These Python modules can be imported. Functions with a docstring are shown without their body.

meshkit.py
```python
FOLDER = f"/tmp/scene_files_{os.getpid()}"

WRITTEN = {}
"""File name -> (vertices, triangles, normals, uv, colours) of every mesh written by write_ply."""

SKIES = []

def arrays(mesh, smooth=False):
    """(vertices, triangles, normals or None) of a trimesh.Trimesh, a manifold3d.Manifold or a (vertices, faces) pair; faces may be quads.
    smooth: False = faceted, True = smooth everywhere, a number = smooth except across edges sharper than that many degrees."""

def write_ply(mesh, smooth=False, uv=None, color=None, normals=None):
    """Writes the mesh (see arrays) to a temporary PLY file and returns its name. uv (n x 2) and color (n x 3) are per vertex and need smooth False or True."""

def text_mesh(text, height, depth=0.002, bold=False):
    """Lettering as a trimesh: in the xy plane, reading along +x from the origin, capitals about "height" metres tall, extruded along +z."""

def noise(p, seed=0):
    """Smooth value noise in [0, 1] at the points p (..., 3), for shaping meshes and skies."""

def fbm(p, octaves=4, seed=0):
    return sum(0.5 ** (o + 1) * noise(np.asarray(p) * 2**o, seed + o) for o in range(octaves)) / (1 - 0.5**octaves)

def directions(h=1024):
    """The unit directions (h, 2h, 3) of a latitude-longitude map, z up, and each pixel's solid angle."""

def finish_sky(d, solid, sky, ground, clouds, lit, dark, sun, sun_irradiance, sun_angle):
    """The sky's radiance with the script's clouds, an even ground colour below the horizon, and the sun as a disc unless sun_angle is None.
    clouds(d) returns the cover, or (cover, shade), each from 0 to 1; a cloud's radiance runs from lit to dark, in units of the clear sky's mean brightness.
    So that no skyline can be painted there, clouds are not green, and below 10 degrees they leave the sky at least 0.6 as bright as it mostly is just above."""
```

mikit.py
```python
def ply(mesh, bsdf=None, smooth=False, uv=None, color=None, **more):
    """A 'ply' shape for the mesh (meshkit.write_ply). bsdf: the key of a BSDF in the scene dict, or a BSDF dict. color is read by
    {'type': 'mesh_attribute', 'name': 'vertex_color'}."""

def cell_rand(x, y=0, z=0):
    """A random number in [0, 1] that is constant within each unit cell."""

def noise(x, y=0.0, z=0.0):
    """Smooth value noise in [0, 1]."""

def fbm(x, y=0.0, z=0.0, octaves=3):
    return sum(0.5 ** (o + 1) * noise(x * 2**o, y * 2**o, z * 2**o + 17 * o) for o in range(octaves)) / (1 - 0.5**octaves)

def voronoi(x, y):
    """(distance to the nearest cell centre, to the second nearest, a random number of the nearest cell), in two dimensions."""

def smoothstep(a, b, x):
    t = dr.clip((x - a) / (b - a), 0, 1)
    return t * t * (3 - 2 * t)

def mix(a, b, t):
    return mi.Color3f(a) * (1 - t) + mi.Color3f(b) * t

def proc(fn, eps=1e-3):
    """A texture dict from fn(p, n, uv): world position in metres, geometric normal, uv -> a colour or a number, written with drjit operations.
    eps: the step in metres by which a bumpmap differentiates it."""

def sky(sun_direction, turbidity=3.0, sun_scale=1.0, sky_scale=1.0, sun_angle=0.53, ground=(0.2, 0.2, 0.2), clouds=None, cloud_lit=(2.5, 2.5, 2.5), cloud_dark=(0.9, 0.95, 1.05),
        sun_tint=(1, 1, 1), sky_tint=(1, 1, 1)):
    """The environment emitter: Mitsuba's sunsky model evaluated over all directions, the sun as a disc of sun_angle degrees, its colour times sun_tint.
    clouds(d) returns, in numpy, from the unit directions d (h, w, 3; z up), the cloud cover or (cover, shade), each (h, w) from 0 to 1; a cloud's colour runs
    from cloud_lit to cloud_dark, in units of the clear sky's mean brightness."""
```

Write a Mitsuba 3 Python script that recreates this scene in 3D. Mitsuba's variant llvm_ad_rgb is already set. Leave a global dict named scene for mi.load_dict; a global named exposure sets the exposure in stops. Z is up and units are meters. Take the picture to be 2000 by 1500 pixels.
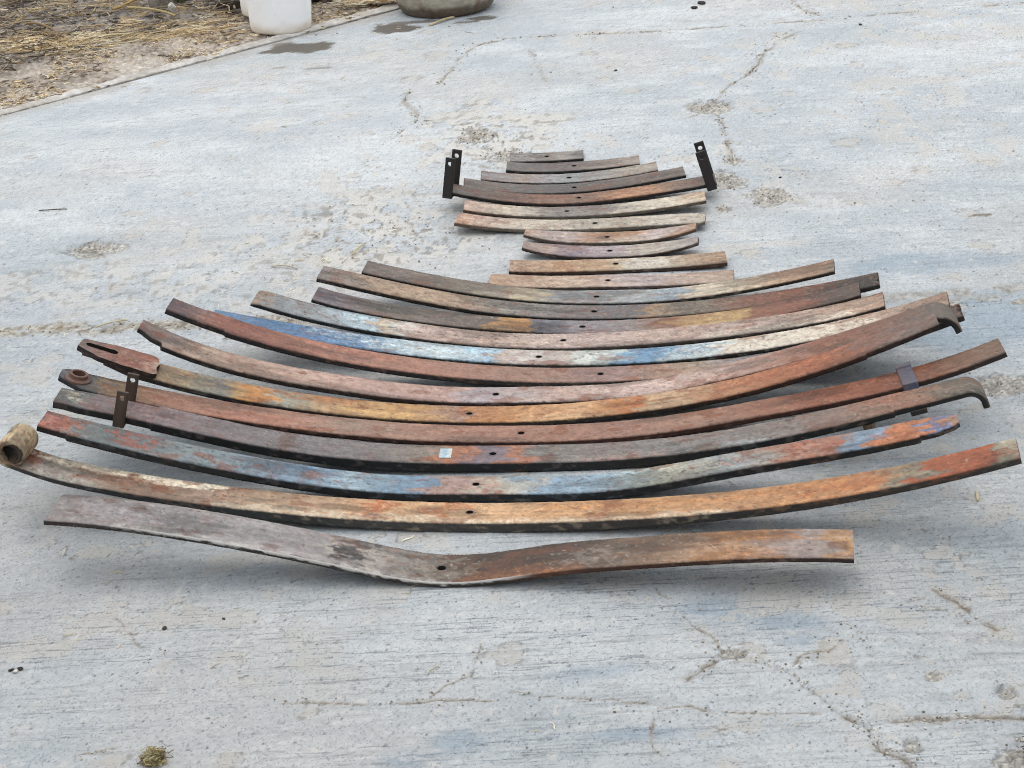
import math
import numpy as np, trimesh, manifold3d as m3, shapely
from scipy.interpolate import CubicSpline
import drjit as dr, mitsuba as mi
import mikit, meshkit

T = mi.ScalarTransform4f
scene, labels = {'type': 'scene'}, {}

# ------------------------------------------------------------------ camera, sky, exposure
PITCH, ROLL, EYE = math.radians(23.0), math.radians(3.5), 1.6
fw = np.array([0, math.cos(PITCH), -math.sin(PITCH)])
right = np.array([1.0, 0, 0])
upv = np.cross(right, fw)
cam_up = math.cos(ROLL) * upv + math.sin(ROLL) * right
scene['camera'] = {'type': 'perspective', 'fov': 2 * math.degrees(math.atan(1000 / 3900)), 'fov_axis': 'x',
                   'near_clip': 0.1, 'far_clip': 1000.0,
                   'to_world': T().look_at(origin=[0, 0, EYE], target=(np.array([0, 0, EYE]) + fw).tolist(), up=cam_up.tolist())}
scene['sky'] = mikit.sky((-0.15, 0.30, 0.95), turbidity=3, sun_scale=0.10, sun_angle=35, clouds=lambda d: (np.ones(d.shape[:2]), 1 - np.clip(d[..., 2], 0, 1)),
                         cloud_lit=(2.90, 2.96, 3.03), cloud_dark=(1.13, 1.16, 1.20), ground=(0.3, 0.3, 0.3))
exposure = 2.5
GAIN = 0.53      # picture tone -> albedo of a level surface under this sky


def hexlin(h, gain=None):
    c = np.array([int(h[i:i + 2], 16) for i in (0, 2, 4)]) / 255.0
    return np.where(c <= 0.04045, c / 12.92, ((c + 0.055) / 1.055) ** 2.4) * (GAIN if gain is None else gain)


def col(h, gain=None):
    return mi.Color3f(*[float(v) for v in hexlin(h, gain)])


def num(key):
    if not any(k == key or k.startswith(key + '__') for k in scene):
        return key
    i = 1
    while any(k == f'{key}_{i:03d}' or k.startswith(f'{key}_{i:03d}__') for k in scene):
        i += 1
    return f'{key}_{i:03d}'


def add(key, shape, label=None, category=None, group=None, kind=None):
    key = num(key)
    scene[key] = shape
    tag(key, label, category, group, kind)
    return key


def tag(key, label=None, category=None, group=None, kind=None):
    e = {k: v for k, v in (('label', label), ('category', category), ('group', group), ('kind', kind)) if v}
    if e:
        labels[key] = e


ss, mix, noise, fbm, vor, cr = mikit.smoothstep, mikit.mix, mikit.noise, mikit.fbm, mikit.voronoi, mikit.cell_rand


def bsdf(name, color, rough=0.8, spec=0.3, bump=None, scale=1.0, metallic=0.0):
    b = {'type': 'principled', 'base_color': color, 'roughness': rough, 'specular': spec, 'metallic': metallic}
    if bump:
        b = {'type': 'bumpmap', 'arbitrary': mikit.proc(bump, 4e-4), 'scale': scale, 'bsdf': b}
    scene[name] = {'type': 'twosided', 'bsdf': b}


def rgb(h, gain=None):
    return {'type': 'rgb', 'value': hexlin(h, gain).tolist()}


VC = {'type': 'mesh_attribute', 'name': 'vertex_color'}

# ------------------------------------------------------------------ the concrete slab
CRACKS = [  # (half width in m, points)
    (.0020, [(0.214, 2.875), (0.251, 2.79), (0.275, 2.727), (0.301, 2.658)]),
    (.0035, [(0.238, 2.589), (0.26, 2.61), (0.291, 2.642), (0.32, 2.654), (0.355, 2.621), (0.388, 2.605), (0.402, 2.574), (0.412, 2.537), (0.437, 2.488), (0.476, 2.436)]),
    (.0050, [(0.437, 2.488), (0.476, 2.436), (0.478, 2.406), (0.487, 2.376), (0.512, 2.357), (0.517, 2.331), (.53, 2.25)]),
    (.0022, [(0.388, 2.605), (0.42, 2.639), (0.462, 2.653), (0.5, 2.691), (0.539, 2.727), (0.586, 2.761), (0.634, 2.794)]),
    (.0045, [(0.656, 2.82), (0.687, 2.774), (0.703, 2.723), (0.725, 2.68)]),
    (.0040, [(0.476, 2.436), (0.514, 2.439), (0.552, 2.445), (0.595, 2.439), (0.64, 2.442), (0.71, 2.427), (0.8, 2.42)]),
    (.0016, [(-0.028, 2.585), (0.002, 2.57), (0.07, 2.555), (0.123, 2.544), (0.197, 2.519), (0.235, 2.518), (0.277, 2.493), (0.321, 2.487), (0.417, 2.478)]),
    (.0018, [(0.189, 2.513), (0.179, 2.486), (0.169, 2.44), (0.17, 2.401)]),
    (.0020, [(-0.487, 2.547), (-0.459, 2.572), (-0.414, 2.586), (-0.369, 2.595), (-0.338, 2.594), (-0.259, 2.571), (-0.213, 2.577), (-0.152, 2.573), (-0.059, 2.565)]),
    (.0016, [(-0.152, 2.58), (-0.129, 2.614), (-0.09, 2.639), (-0.073, 2.737)]),
    (.0018, [(-0.667, 2.488), (-0.631, 2.495), (-0.594, 2.501)]),
    (.0016, [(-0.669, 2.891), (-0.652, 2.847), (-0.622, 2.791), (-0.594, 2.767), (-0.551, 2.75)]),
    (.0055, [(-0.052, 6.756), (0.073, 6.822), (0.251, 6.829), (0.427, 6.805), (0.603, 6.797), (0.905, 6.809), (1.135, 6.809), (1.41, 6.854), (1.883, 6.893), (2.4, 6.95)]),
    (.0050, [(1.083, 7.226), (1.109, 6.979), (1.162, 6.866)]),
    (.0050, [(1.042, 6.664), (0.956, 6.552), (0.882, 6.391), (0.847, 6.262), (0.787, 6.112), (0.717, 6.002), (0.68, 5.889)]),
    (.0040, [(0.651, 5.675), (0.653, 5.58), (0.645, 5.422), (0.641, 5.296)]),
    (.0035, [(-0.052, 6.741), (-0.096, 6.642), (-0.13, 6.474), (-0.154, 6.344), (-0.178, 6.251)]),
    (.0050, [(-0.267, 6.176), (-0.28, 6.054), (-0.246, 5.956), (-0.228, 5.835), (-0.196, 5.789)]),
    (.0035, [(-0.235, 5.826), (-0.279, 5.734), (-0.303, 5.657)]),
    (.0025, [(0.865, 3.595), (0.902, 3.582), (0.947, 3.557)]),
    (.0030, [(0.138, 6.655), (0.129, 6.513), (0.153, 6.335), (0.169, 6.199)]),
]
SPALLS = [  # x, y, half extents, depth
    (0.645, 5.791, 0.070, 0.075, .008), (0.685, 4.889, 0.054, 0.065, .005), (0.561, 4.820, 0.020, 0.033, .004), (-1.035, 4.804, 0.075, 0.060, .006),
    (0.970, 3.612, 0.065, 0.050, .005), (0.533, 2.381, 0.014, 0.018, .005), (0.698, 2.504, 0.015, 0.020, .006), (0.672, 2.335, 0.034, 0.045, .008),
    (0.313, 2.660, 0.020, 0.014, .004), (0.635, 5.24, .025, .05, .004),
    (0.355, 2.86, .006, .006, .003), (0.60, 2.555, .012, .012, .003), (-.06, 5.62, .05, .09, .003), (.02, 5.42, .06, .06, .003), (.60, 5.06, .05, .08, .004),
]
SCRATCHES = [[(-.60, 2.745), (-.585, 2.86), (-.575, 3.02)], [(.27, 2.33), (.268, 2.40)], [(-.82, 3.62), (-.70, 3.86)], [(-1.05, 5.3), (-.85, 6.0)], [(-.62, 5.15), (-.45, 5.5)], [(-.30, 5.25), (-.18, 5.42)], [(-1.0, 5.9), (-.8, 5.6)], [(.55, 2.95), (.50, 3.02)], [(1.0, 5.2), (1.15, 5.5)], [(-.95, 3.4), (-.8, 3.75)], [(.07, 2.72), (.085, 2.83)]]
BLUES = [(.312, 2.80, .06, .045), (.42, 2.68, .06, .03), (-.115, 2.46, .045, .03), (1.02, 3.95, .25, .2), (.42, 2.74, .06, .03), (.16, 2.45, .08, .02), (-.18, 2.42, .05, .03), (.10, 2.63, .12, .03), (.95, 4.35, .2, .1)]
EDGE_A, EDGE_B = np.array([-1.565, 6.182]), np.array([-0.337, 7.393])
edge_dir = (EDGE_B - EDGE_A) / np.linalg.norm(EDGE_B - EDGE_A)
edge_nrm = np.array([-edge_dir[1], edge_dir[0]])          # away from the slab


def seg_dist(x, y, pts):
    d = None
    for (x0, y0), (x1, y1) in zip(pts, pts[1:]):
        dx, dy = x1 - x0, y1 - y0
        t = np.clip(((x - x0) * dx + (y - y0) * dy) / (dx * dx + dy * dy), 0, 1)
        e = np.hypot(x - x0 - t * dx, y - y0 - t * dy)
        d = e if d is None else np.minimum(d, e)
    return d



def nrand(i, j, k):
    h = (i * 374761393 + j * 668265263 + np.int64(k) * 2147483647) & 0xFFFFFFFF
    h = ((h ^ (h >> 13)) * 1274126177) & 0xFFFFFFFF
    return ((h ^ (h >> 16)) & 0xFFFFFF).astype(np.float32) / np.float32(16777215.0)


def nnoise(x, y=0.0, z=0.0):
    """Value noise on a plane, in numpy; z picks an independent layer."""
    x, y = np.broadcast_arrays(np.asarray(x, np.float32), np.asarray(y, np.float32))
    i, j = np.floor(x), np.floor(y)
    a, b = x - i, y - j
    a, b = a * a * (3 - 2 * a), b * b * (3 - 2 * b)
    i, j, k = i.astype(np.int64), j.astype(np.int64), int(round(z * 8)) + 5
    top = nrand(i, j, k) * (1 - a) + nrand(i + 1, j, k) * a
    return top * (1 - b) + (nrand(i, j + 1, k) * (1 - a) + nrand(i + 1, j + 1, k) * a) * b


def nfbm(x, y=0.0, z=0.0, o=3):
    return sum(0.5 ** (q + 1) * nnoise(x * 2 ** q, y * 2 ** q, z + 17 * q) for q in range(o)) / (1 - 0.5 ** o)


def nvor(x, y):
    i, j = np.floor(x), np.floor(y)
    first, second, which = np.full(x.shape, 9, np.float32), np.full(x.shape, 9, np.float32), np.zeros(x.shape, np.float32)
    for a in (-1, 0, 1):
        for b in (-1, 0, 1):
            ci, cj = (i + a).astype(np.int64), (j + b).astype(np.int64)
            d = np.hypot(ci + nrand(ci, cj, 1) - x, cj + nrand(ci, cj, 2) - y)
            second = np.where(d < first, first, np.minimum(second, d))
            which = np.where(d < first, nrand(ci, cj, 3), which)
            first = np.minimum(first, d)
    return first, second, which


def nss(a, b, x):
    t = np.clip((x - a) / (b - a), 0, 1)
    return t * t * (3 - 2 * t)


def nmix(a, b, t):
    a, b = (np.asarray(q, np.float32) for q in (a, b))
    a, b = (q[:, None] if q.ndim == 1 else q for q in (a, b))
    return a * (1 - t) + b * t


def slab_color(x, y):
    c1, c2 = nfbm(x * 1.1 + 7, y * 1.1, 0.0, 3), nfbm(x * 6, y * 9, 3.0, 4)
    near = nss(5.2, 2.9, y)
    c = nmix(hexlin('c8d0d6'), hexlin('e0e6ea'), nss(.3, .7, c2 * .6 + c1 * .4))
    c = nmix(c, hexlin('d3d1cd'), nss(.52, .72, nfbm(x * 2.3 + 9, y * 3.1, 1.0, 3)) * .4)
    c = nmix(c, hexlin('b4c0c8'), nss(.56, .78, nfbm(x * 2.6 + 31, y * 3.7 + 5, 2.0, 3)) * .4)
    for bx, by, a, b in BLUES:
        q = np.sqrt(np.square((x - bx) / a) + np.square((y - by) / b)) + (c2 - .5) * 1.6
        c = nmix(c, hexlin('8aa6be'), nss(1.25, .2, q) * .45)
    # the marks of the broom, across the slab
    yy = y + .018 * x + .004 * (nnoise(x * 1.7, y * 3) - .5)
    band = nss(.40, .66, nfbm(x * 1.6 + 3, yy * 13, 4.0, 3))
    l1 = nnoise(x * 7, yy * 330, 5.0) * .7 + .3 * nnoise(x * 70, yy * 420, 1.0)
    amp = band * (.30 + .70 * near)
    c = c * (1 - .30 * amp * nss(.60, .84, l1))
    c = nmix(c, hexlin('e6e8e8'), .40 * amp * nss(.64, .86, nnoise(x * 9 + 40, yy * 290, 6.0) * .7 + .3 * nnoise(x * 60, yy * 500, 2.0)))
    l2 = nnoise(x * 16 + 9, yy * 110, 8.0)
    c = c * (1 - .14 * nss(.62, .85, l2) * nss(.35, .6, c2))
    c = nmix(c, hexlin('f2f3f3'), .34 * nss(.64, .84, nnoise(x * 28 + 3, yy * 120, 9.0)) * nss(.40, .65, nfbm(x * 4 + 2, y * 6, 12.0, 2)))
    # grain, pits and scuffs
    g = nnoise(x * 420, y * 420, 1.0) * .5 + nnoise(x * 190, y * 190, 7.0) * .5
    c = c * (.80 + .40 * g)
    d1, d2, w1 = nvor(x * 46, y * 36)
    pit = nss(.13, .05, d1) * nss(.80, .88, w1)
    c = nmix(c, hexlin('5c5d60'), pit * .85)
    e1, e2, v1 = nvor(x * 21 + .3 * nnoise(x * 60, y * 60), y * 16 + 9)
    c = nmix(c, hexlin('f2f0ea'), nss(.20, .06, e1) * nss(.80, .90, v1) * .6)
    f = nnoise(x * 300, y * 230, 11.0)
    c = nmix(c, hexlin('f4f3f0'), nss(.90, .96, f) * .55 * nss(.3, .6, c2))
    c = nmix(c, hexlin('8e8a84'), nss(.10, .05, f) * .42)
    for pts in SCRATCHES:
        c = nmix(c, hexlin('eef0f1'), nss(.0026, .0008, seg_dist(x, y, pts)) * nss(.3, .6, nnoise(x * 60, y * 60, 5.0)) * .7)
    # thin flakes: pale skin with broken dark edges
    k2, zone = nfbm(x * 19 + 3, y * 15, 7.0, 4), nss(.46, .62, nfbm(x * 3.1, y * 3.1, 2.0, 2))
    c = nmix(c, hexlin('dcd8d0'), nss(.575, .60, k2) * zone * .5)
    c = nmix(c, hexlin('7a7266'), nss(.010, .002, np.abs(k2 - .582)) * zone * nss(.5, .62, nnoise(x * 45, y * 45, 3.0)) * .7)
    c = nmix(c, hexlin('f0eee9'), nss(.010, .002, np.abs(k2 - .598)) * zone * nss(.5, .62, nnoise(x * 45, y * 45, 6.0)) * .6)
    # pale worn patches with a darker rim
    wx, wy = x + .03 * (nnoise(x * 40, y * 40) - .5), y + .03 * (nnoise(x * 40, y * 40, 9.0) - .5)
    f1, f2, u1 = nvor(wx * 5.2 + 3, wy * 4.6)
    r0 = .10 + .10 * np.modf(u1 * 977.0)[0]
    worn = nss(.55, .75, u1) * nss(.35, .55, nnoise(x * 130, y * 130, 4.0) + .25)
    c = nmix(c, hexlin('d4cfc6'), nss(r0, r0 * .6, f1) * worn * .6)
    c = nmix(c, hexlin('8d857a'), nss(r0 * .25, 0, np.abs(f1 - r0 * .9)) * worn * .55 * nss(.45, .6, nnoise(x * 70, y * 70, 5.0)))
    # rough zone and gravelly bands where the skin has come off
    rough = nss(1.0, .4, np.sqrt(np.square((x + .30) / .42) + np.square((y - 4.78) / .46)) + (c2 - .5) * 1.3)
    rough = np.maximum(rough, nss(1.0, .45, np.sqrt(np.square((x + .02) / .24) + np.square((y - 5.62) / .42)) + (c2 - .5) * 1.4))
    rough = np.maximum(rough, .7 * nss(1.0, .4, np.sqrt(np.square((x + .75) / .7) + np.square((y - 4.55) / .30)) + (c2 - .5) * 1.6))
    k = nnoise(x * 95, y * 60, 3.0)
    k = nfbm(x * 24, y * 15, 3.0, 4)
    c = nmix(c, hexlin('e6e3dc'), rough * nss(.47, .52, k) * .75)
    c = nmix(c, hexlin('7d766c'), rough * nss(.018, .004, np.abs(k - .485)) * nss(.45, .6, nnoise(x * 30, y * 30, 2.0)) * .75)
    c = nmix(c, hexlin('8f877b'), rough * nss(.70, .78, nnoise(x * 70 + 5, y * 50, 8.0)) * .6)
    bd = nss(.055, .012, np.abs(y - (4.245 - .05 * (x + 1.0)) + .03 * (nnoise(x * 9, 3.0) - .5))) * nss(-.25, -.55, x) * nss(.28, .55, nfbm(x * 14, y * 20, 6.0, 3) + .08)
    bd = np.maximum(bd, nss(.05, .01, np.abs(y - (4.06 + .03 * (x - 1.0)))) * nss(.84, .92, x) * nss(.38, .55, nfbm(x * 14, y * 20, 6.0, 3)))
    bd = np.maximum(bd, .6 * nss(.05, .01, np.abs(y - (4.13 + .03 * (x - 1.0)))) * nss(.6, .72, x) * nss(.42, .55, nfbm(x * 18, y * 20, 16.0, 3)))
    c = nmix(c, nmix(hexlin('aba293'), hexlin('d8d4c8'), nss(.35, .7, nnoise(x * 120, y * 80, 2.0))), bd * .9)
    c = nmix(c, hexlin('7d7466'), bd * nss(.64, .74, nnoise(x * 110 + 9, y * 70, 6.0)) * .8)
    # cracks with their crumbled pale lips
    wob = (x + .016 * (nfbm(x * 28, y * 28, 1.0, 3) - .5), y + .016 * (nfbm(x * 28, y * 28, 21.0, 3) - .5))
    brk = nfbm(x * 22, y * 22, 13.0, 2)
    grit = nnoise(x * 210, y * 170, 3.0)
    for w, pts in CRACKS:
        d = seg_dist(wob[0], wob[1], pts)
        c = nmix(c, nmix(hexlin('a89c8c'), hexlin('d2ccc2'), nss(.3, .7, grit)), nss(w * 3.4, w * .9, d + .5 * w * grit) * nss(.38, .60, brk) * .7)
        c = nmix(c, hexlin('6b604f'), nss(w * .75, w * .25, d) * nss(.34, .60, brk + .05) * .62)
    for sx, sy, a, b, dep in SPALLS:
        q = np.sqrt(np.square((wob[0] - sx) / a) + np.square((wob[1] - sy) / b)) + (brk - .5) * 1.1
        m = nss(1.0, .8, q)
        s1, s2, sr = nvor(x * 130, y * 95)
        c = nmix(c, nmix(hexlin('a29a8d'), hexlin('dcd7cc'), nss(.1, .9, sr)) * (.55 + .7 * nss(.0, .35, s2 - s1)), m * .75)
        c = nmix(c, hexlin('554d43'), nss(.16, .0, np.abs(q - .98)) * .6 * nss(.35, .6, grit))
    # damp and muddy stains beside the slab's edge
    for sx, sy, a, b, h, s in ((-.68, 6.872, .125, .085, '6c665e', 1.), (-.345, 7.085, .09, .075, '6f6961', 1.), (-.28, 7.165, .12, .030, '7d776e', .9), (-.02, 7.165, .06, .03, '7b776f', 1.), (-.09, 7.115, .045, .018, '7b776f', .9),
                            (1.18, 4.648, .036, .012, '827a6c', .9), (-.58, 6.565, .06, .010, '8b847a', .7), (-.72, 6.60, .03, .012, '8b847a', .6), (.35, 4.72, .14, .03, '9d9a95', .5)):
        q = np.sqrt(np.square((x - sx) / a) + np.square((y - sy) / b)) + (nfbm(x * 24, y * 24, 7.0, 3) - .5) * 1.0
        c = nmix(c, hexlin(h), nss(1.0, .84, q) * s)
    dist = (x - float(EDGE_A[0])) * float(edge_nrm[0]) + (y - float(EDGE_A[1])) * float(edge_nrm[1])
    c = c * (.84 + .16 * nss(2.3, 5.4, y))  # near end of the slab coloured darker, standing in for shade there
    c = nmix(c, hexlin('b5aca0'), nss(-.10, .0, dist + .12 * (c2 - .5)) * .55 * nss(.4, .6, nfbm(x * 12, y * 12, 2.0, 3) + .1))
    return c



def n2(x, y, k=0):
    i, j = dr.floor(x), dr.floor(y)
    a, b = x - i, y - j
    a, b = a * a * (3 - 2 * a), b * b * (3 - 2 * b)
    return dr.lerp(dr.lerp(cr(i, j, k), cr(i + 1, j, k), a), dr.lerp(cr(i, j + 1, k), cr(i + 1, j + 1, k), a), b)


def broom(p, n, uv):
    """Where the broom's bristles have left fine dark grooves."""
    x, y = mi.Float(p.x), mi.Float(p.y)
    yy = y + .018 * x + .004 * n2(x * 1.7, y * 3)
    band = ss(.44, .72, n2(x * 1.4, yy * 9, 4) * .6 + n2(x * 3, yy * 42, 2) * .4)
    line = n2(x * 13, yy * 330, 5) * .66 + .34 * n2(x * 80, yy * 400, 1)
    return .50 * (.14 + .86 * band) * ss(.60, .82, line) * ss(7.0, 2.9, y) + .38 * ss(.66, .90, n2(x * 400, y * 300, 3))  # grooves strengthen nearby, which also adds to the painted near shade


scene['mat_concrete'] = {'type': 'twosided', 'bsdf': {'type': 'blendbsdf', 'weight': mikit.proc(broom),
                         'a': {'type': 'principled', 'base_color': VC, 'roughness': .70, 'specular': .35},
                         'b': {'type': 'principled', 'base_color': rgb('66727e'), 'roughness': .8, 'specular': .2}}}

x0, x1 = -2.0, 2.1


def slab_piece(xa, xb, ys, nx, slant):
    ex = EDGE_A[0] + (ys - EDGE_A[1]) / edge_dir[1] * edge_dir[0]
    xl = np.maximum(xa, ex) if slant else np.full(len(ys), xa)
    X = xl[:, None] + (xb - xl[:, None]) * np.linspace(0, 1, nx)[None]
    Y = np.repeat(ys[:, None], nx, 1)
    X, Y = X.ravel(), Y.ravel()
    Z = .0026 * (nfbm(X * 5, Y * 7, 3, 4) - .5) + .0012 * (nnoise(X * 60, Y * 60, 5) - .5)
    wx_, wy_ = X + .016 * (nfbm(X * 28, Y * 28, 1.0, 3) - .5), Y + .016 * (nfbm(X * 28, Y * 28, 21.0, 3) - .5)
    for w, pts in CRACKS:
        q = np.array(pts)
        m = (X > q[:, 0].min() - .05) & (X < q[:, 0].max() + .05) & (Y > q[:, 1].min() - .05) & (Y < q[:, 1].max() + .05)
        Z[m] -= np.clip(1.2 - seg_dist(wx_[m], wy_[m], pts) / w, 0, 1) * min(.0025, w * .7)
    for sx, sy, a, b, dep in SPALLS:
        m = (np.abs(X - sx) < 2 * a) & (np.abs(Y - sy) < 2 * b)
        q = np.hypot((wx_[m] - sx) / a, (wy_[m] - sy) / b)
        Z[m] -= np.clip((1.08 - q) * 6, 0, 1) * dep * (.7 + .9 * (nnoise(X[m] * 110, Y[m] * 90, 4) - .5))
    n0 = (nfbm(X * 6, Y * 9, 3.0, 4) - .5) * 1.3
    rz = np.minimum(np.hypot((X + .30) / .42, (Y - 4.78) / .46), np.hypot((X + .02) / .24, (Y - 5.62) / .42)) + n0
    Z -= np.clip((1 - rz) * 2, 0, 1) * .0022 * np.clip((nfbm(X * 24, Y * 15, 3.0, 4) - .465) * 20, 0, 1)
    fade = np.minimum(np.minimum(X - np.repeat(xl, nx), xb - X), np.minimum(Y - ys[0], ys[-1] - Y))
    Z *= np.clip(fade / .06, 0, 1)
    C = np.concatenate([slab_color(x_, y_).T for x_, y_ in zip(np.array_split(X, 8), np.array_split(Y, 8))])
    i = (np.arange(len(ys) - 1)[:, None] * nx + np.arange(nx - 1)[None]).ravel()
    F = np.vstack([np.stack([i, i + 1, i + nx + 1], 1), np.stack([i, i + nx + 1, i + nx], 1)])
    return np.stack([X, Y, Z], -1), F, np.clip(C, .01, .85), shapely.Polygon(list(zip(xl, ys)) + [(xb, ys[-1]), (xb, ys[0])])


ys = [3.45]
while ys[-1] < 8.6:
    ys.append(ys[-1] + .0056 * (ys[-1] / 3.45) ** 1.25)
pieces = [slab_piece(-.98, .98, np.arange(1.95, 3.4505, .0030), 650, False), slab_piece(x0, x1, np.array(ys), 880, True)]
pieces[0][0][-650:, 1] = 3.45
for xa, xb, ya, yb in ((-2.0, -.98, 1.0, 3.45), (.98, 2.1, 1.0, 3.45), (-.98, .98, 1.0, 1.95)):
    pieces.append(slab_piece(xa, xb, np.linspace(ya, yb, int((yb - ya) / .009)), int((xb - xa) / .009), False))
# the rest of the yard round them: coarse sheets in the same plane
nearp, farp = EDGE_A - edge_dir * 14, EDGE_A + edge_dir * 60
yard = shapely.Polygon([tuple(nearp), tuple(farp), (60, 49), (60, -12), (nearp[0], -12)])
outer = yard
for q in pieces:
    outer = outer.difference(q[3].buffer(2e-5))
Vs, Fs, Cs, o = [], [], [], 0
for v_, f_, c_, _ in pieces:
    Vs.append(v_); Fs.append(f_ + o); Cs.append(c_); o += len(v_)
cells = [shapely.box(a, b, a + .5, b + .5) for a in np.arange(-6, 6, .5) for b in np.arange(-2, 12, .5)]
big_ = shapely.box(-6, -2, 6, 12)
for reg in [outer.difference(big_)] + [outer.intersection(q) for q in cells]:
    for g_ in getattr(reg, 'geoms', [reg]):
        if g_.geom_type == 'Polygon' and g_.area > 1e-7:
            v_, f_ = trimesh.creation.triangulate_polygon(g_, engine='earcut')
            v_ = np.asarray(v_); f_ = np.asarray(f_)
            a_ = np.cross(v_[f_[:, 1]] - v_[f_[:, 0]], v_[f_[:, 2]] - v_[f_[:, 0]])
            f_[a_ < 0] = f_[a_ < 0][:, ::-1]
            Vs.append(np.c_[v_, np.zeros(len(v_))]); Fs.append(f_ + o); o += len(v_)
            Cs.append(np.tile(hexlin('c8ced3'), (len(v_), 1)) * (.9 + .2 * nfbm(v_[:, 0] * 2, v_[:, 1] * 2, 1, 3))[:, None])
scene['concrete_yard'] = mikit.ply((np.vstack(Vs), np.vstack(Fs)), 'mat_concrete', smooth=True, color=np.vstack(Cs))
tag('concrete_yard', 'pale grey broom-finished concrete slab with cracks, spalls and bluish stains', kind='structure')

# narrow strip of older concrete past the joint along the slab's edge
L = np.linspace(-6, 12, 1400)
wn = .052 + .030 * (nfbm(L * 9, 0 * L, 12, 5) - .5) - np.clip((-L) * .05, 0, .03) + .012 * np.clip(L, 0, 1.6)
gap = .010 + .012 * (nfbm(L * 4, 0 * L + 3, 13, 3) - .4)
gap = np.clip(gap - np.clip(-L * .02, 0, .02) + .008 * np.clip(L * 2, 0, 1), .004, .03)
rows = [(gap, -.03), (gap, -.001), (gap + .004, .002), (gap + wn * .35, .003), (gap + wn * .7, .003), (wn - .004 + gap, .003), (wn + gap, -.003), (wn + gap + .002, -.05)]
vv = np.concatenate([np.c_[EDGE_A[0] + L * edge_dir[0] + o_ * edge_nrm[0], EDGE_A[1] + L * edge_dir[1] + o_ * edge_nrm[1], z + (.003 * (nnoise(L * 40, 0 * L + k, 2) - .5) if 0 < k < 7 else 0 * L)] for k, (o_, z) in enumerate(rows)])
n_ = len(L); i = (np.arange(7)[:, None] * n_ + np.arange(n_ - 1)[None]).ravel()
cc = nmix(hexlin('c8c3bb'), hexlin('e0dedb'), nss(.3, .7, nfbm(vv[:, 0] * 14, vv[:, 1] * 14, 2, 4))) * (.75 + .5 * nnoise(vv[:, 0] * 90, vv[:, 1] * 90, 2))
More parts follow.
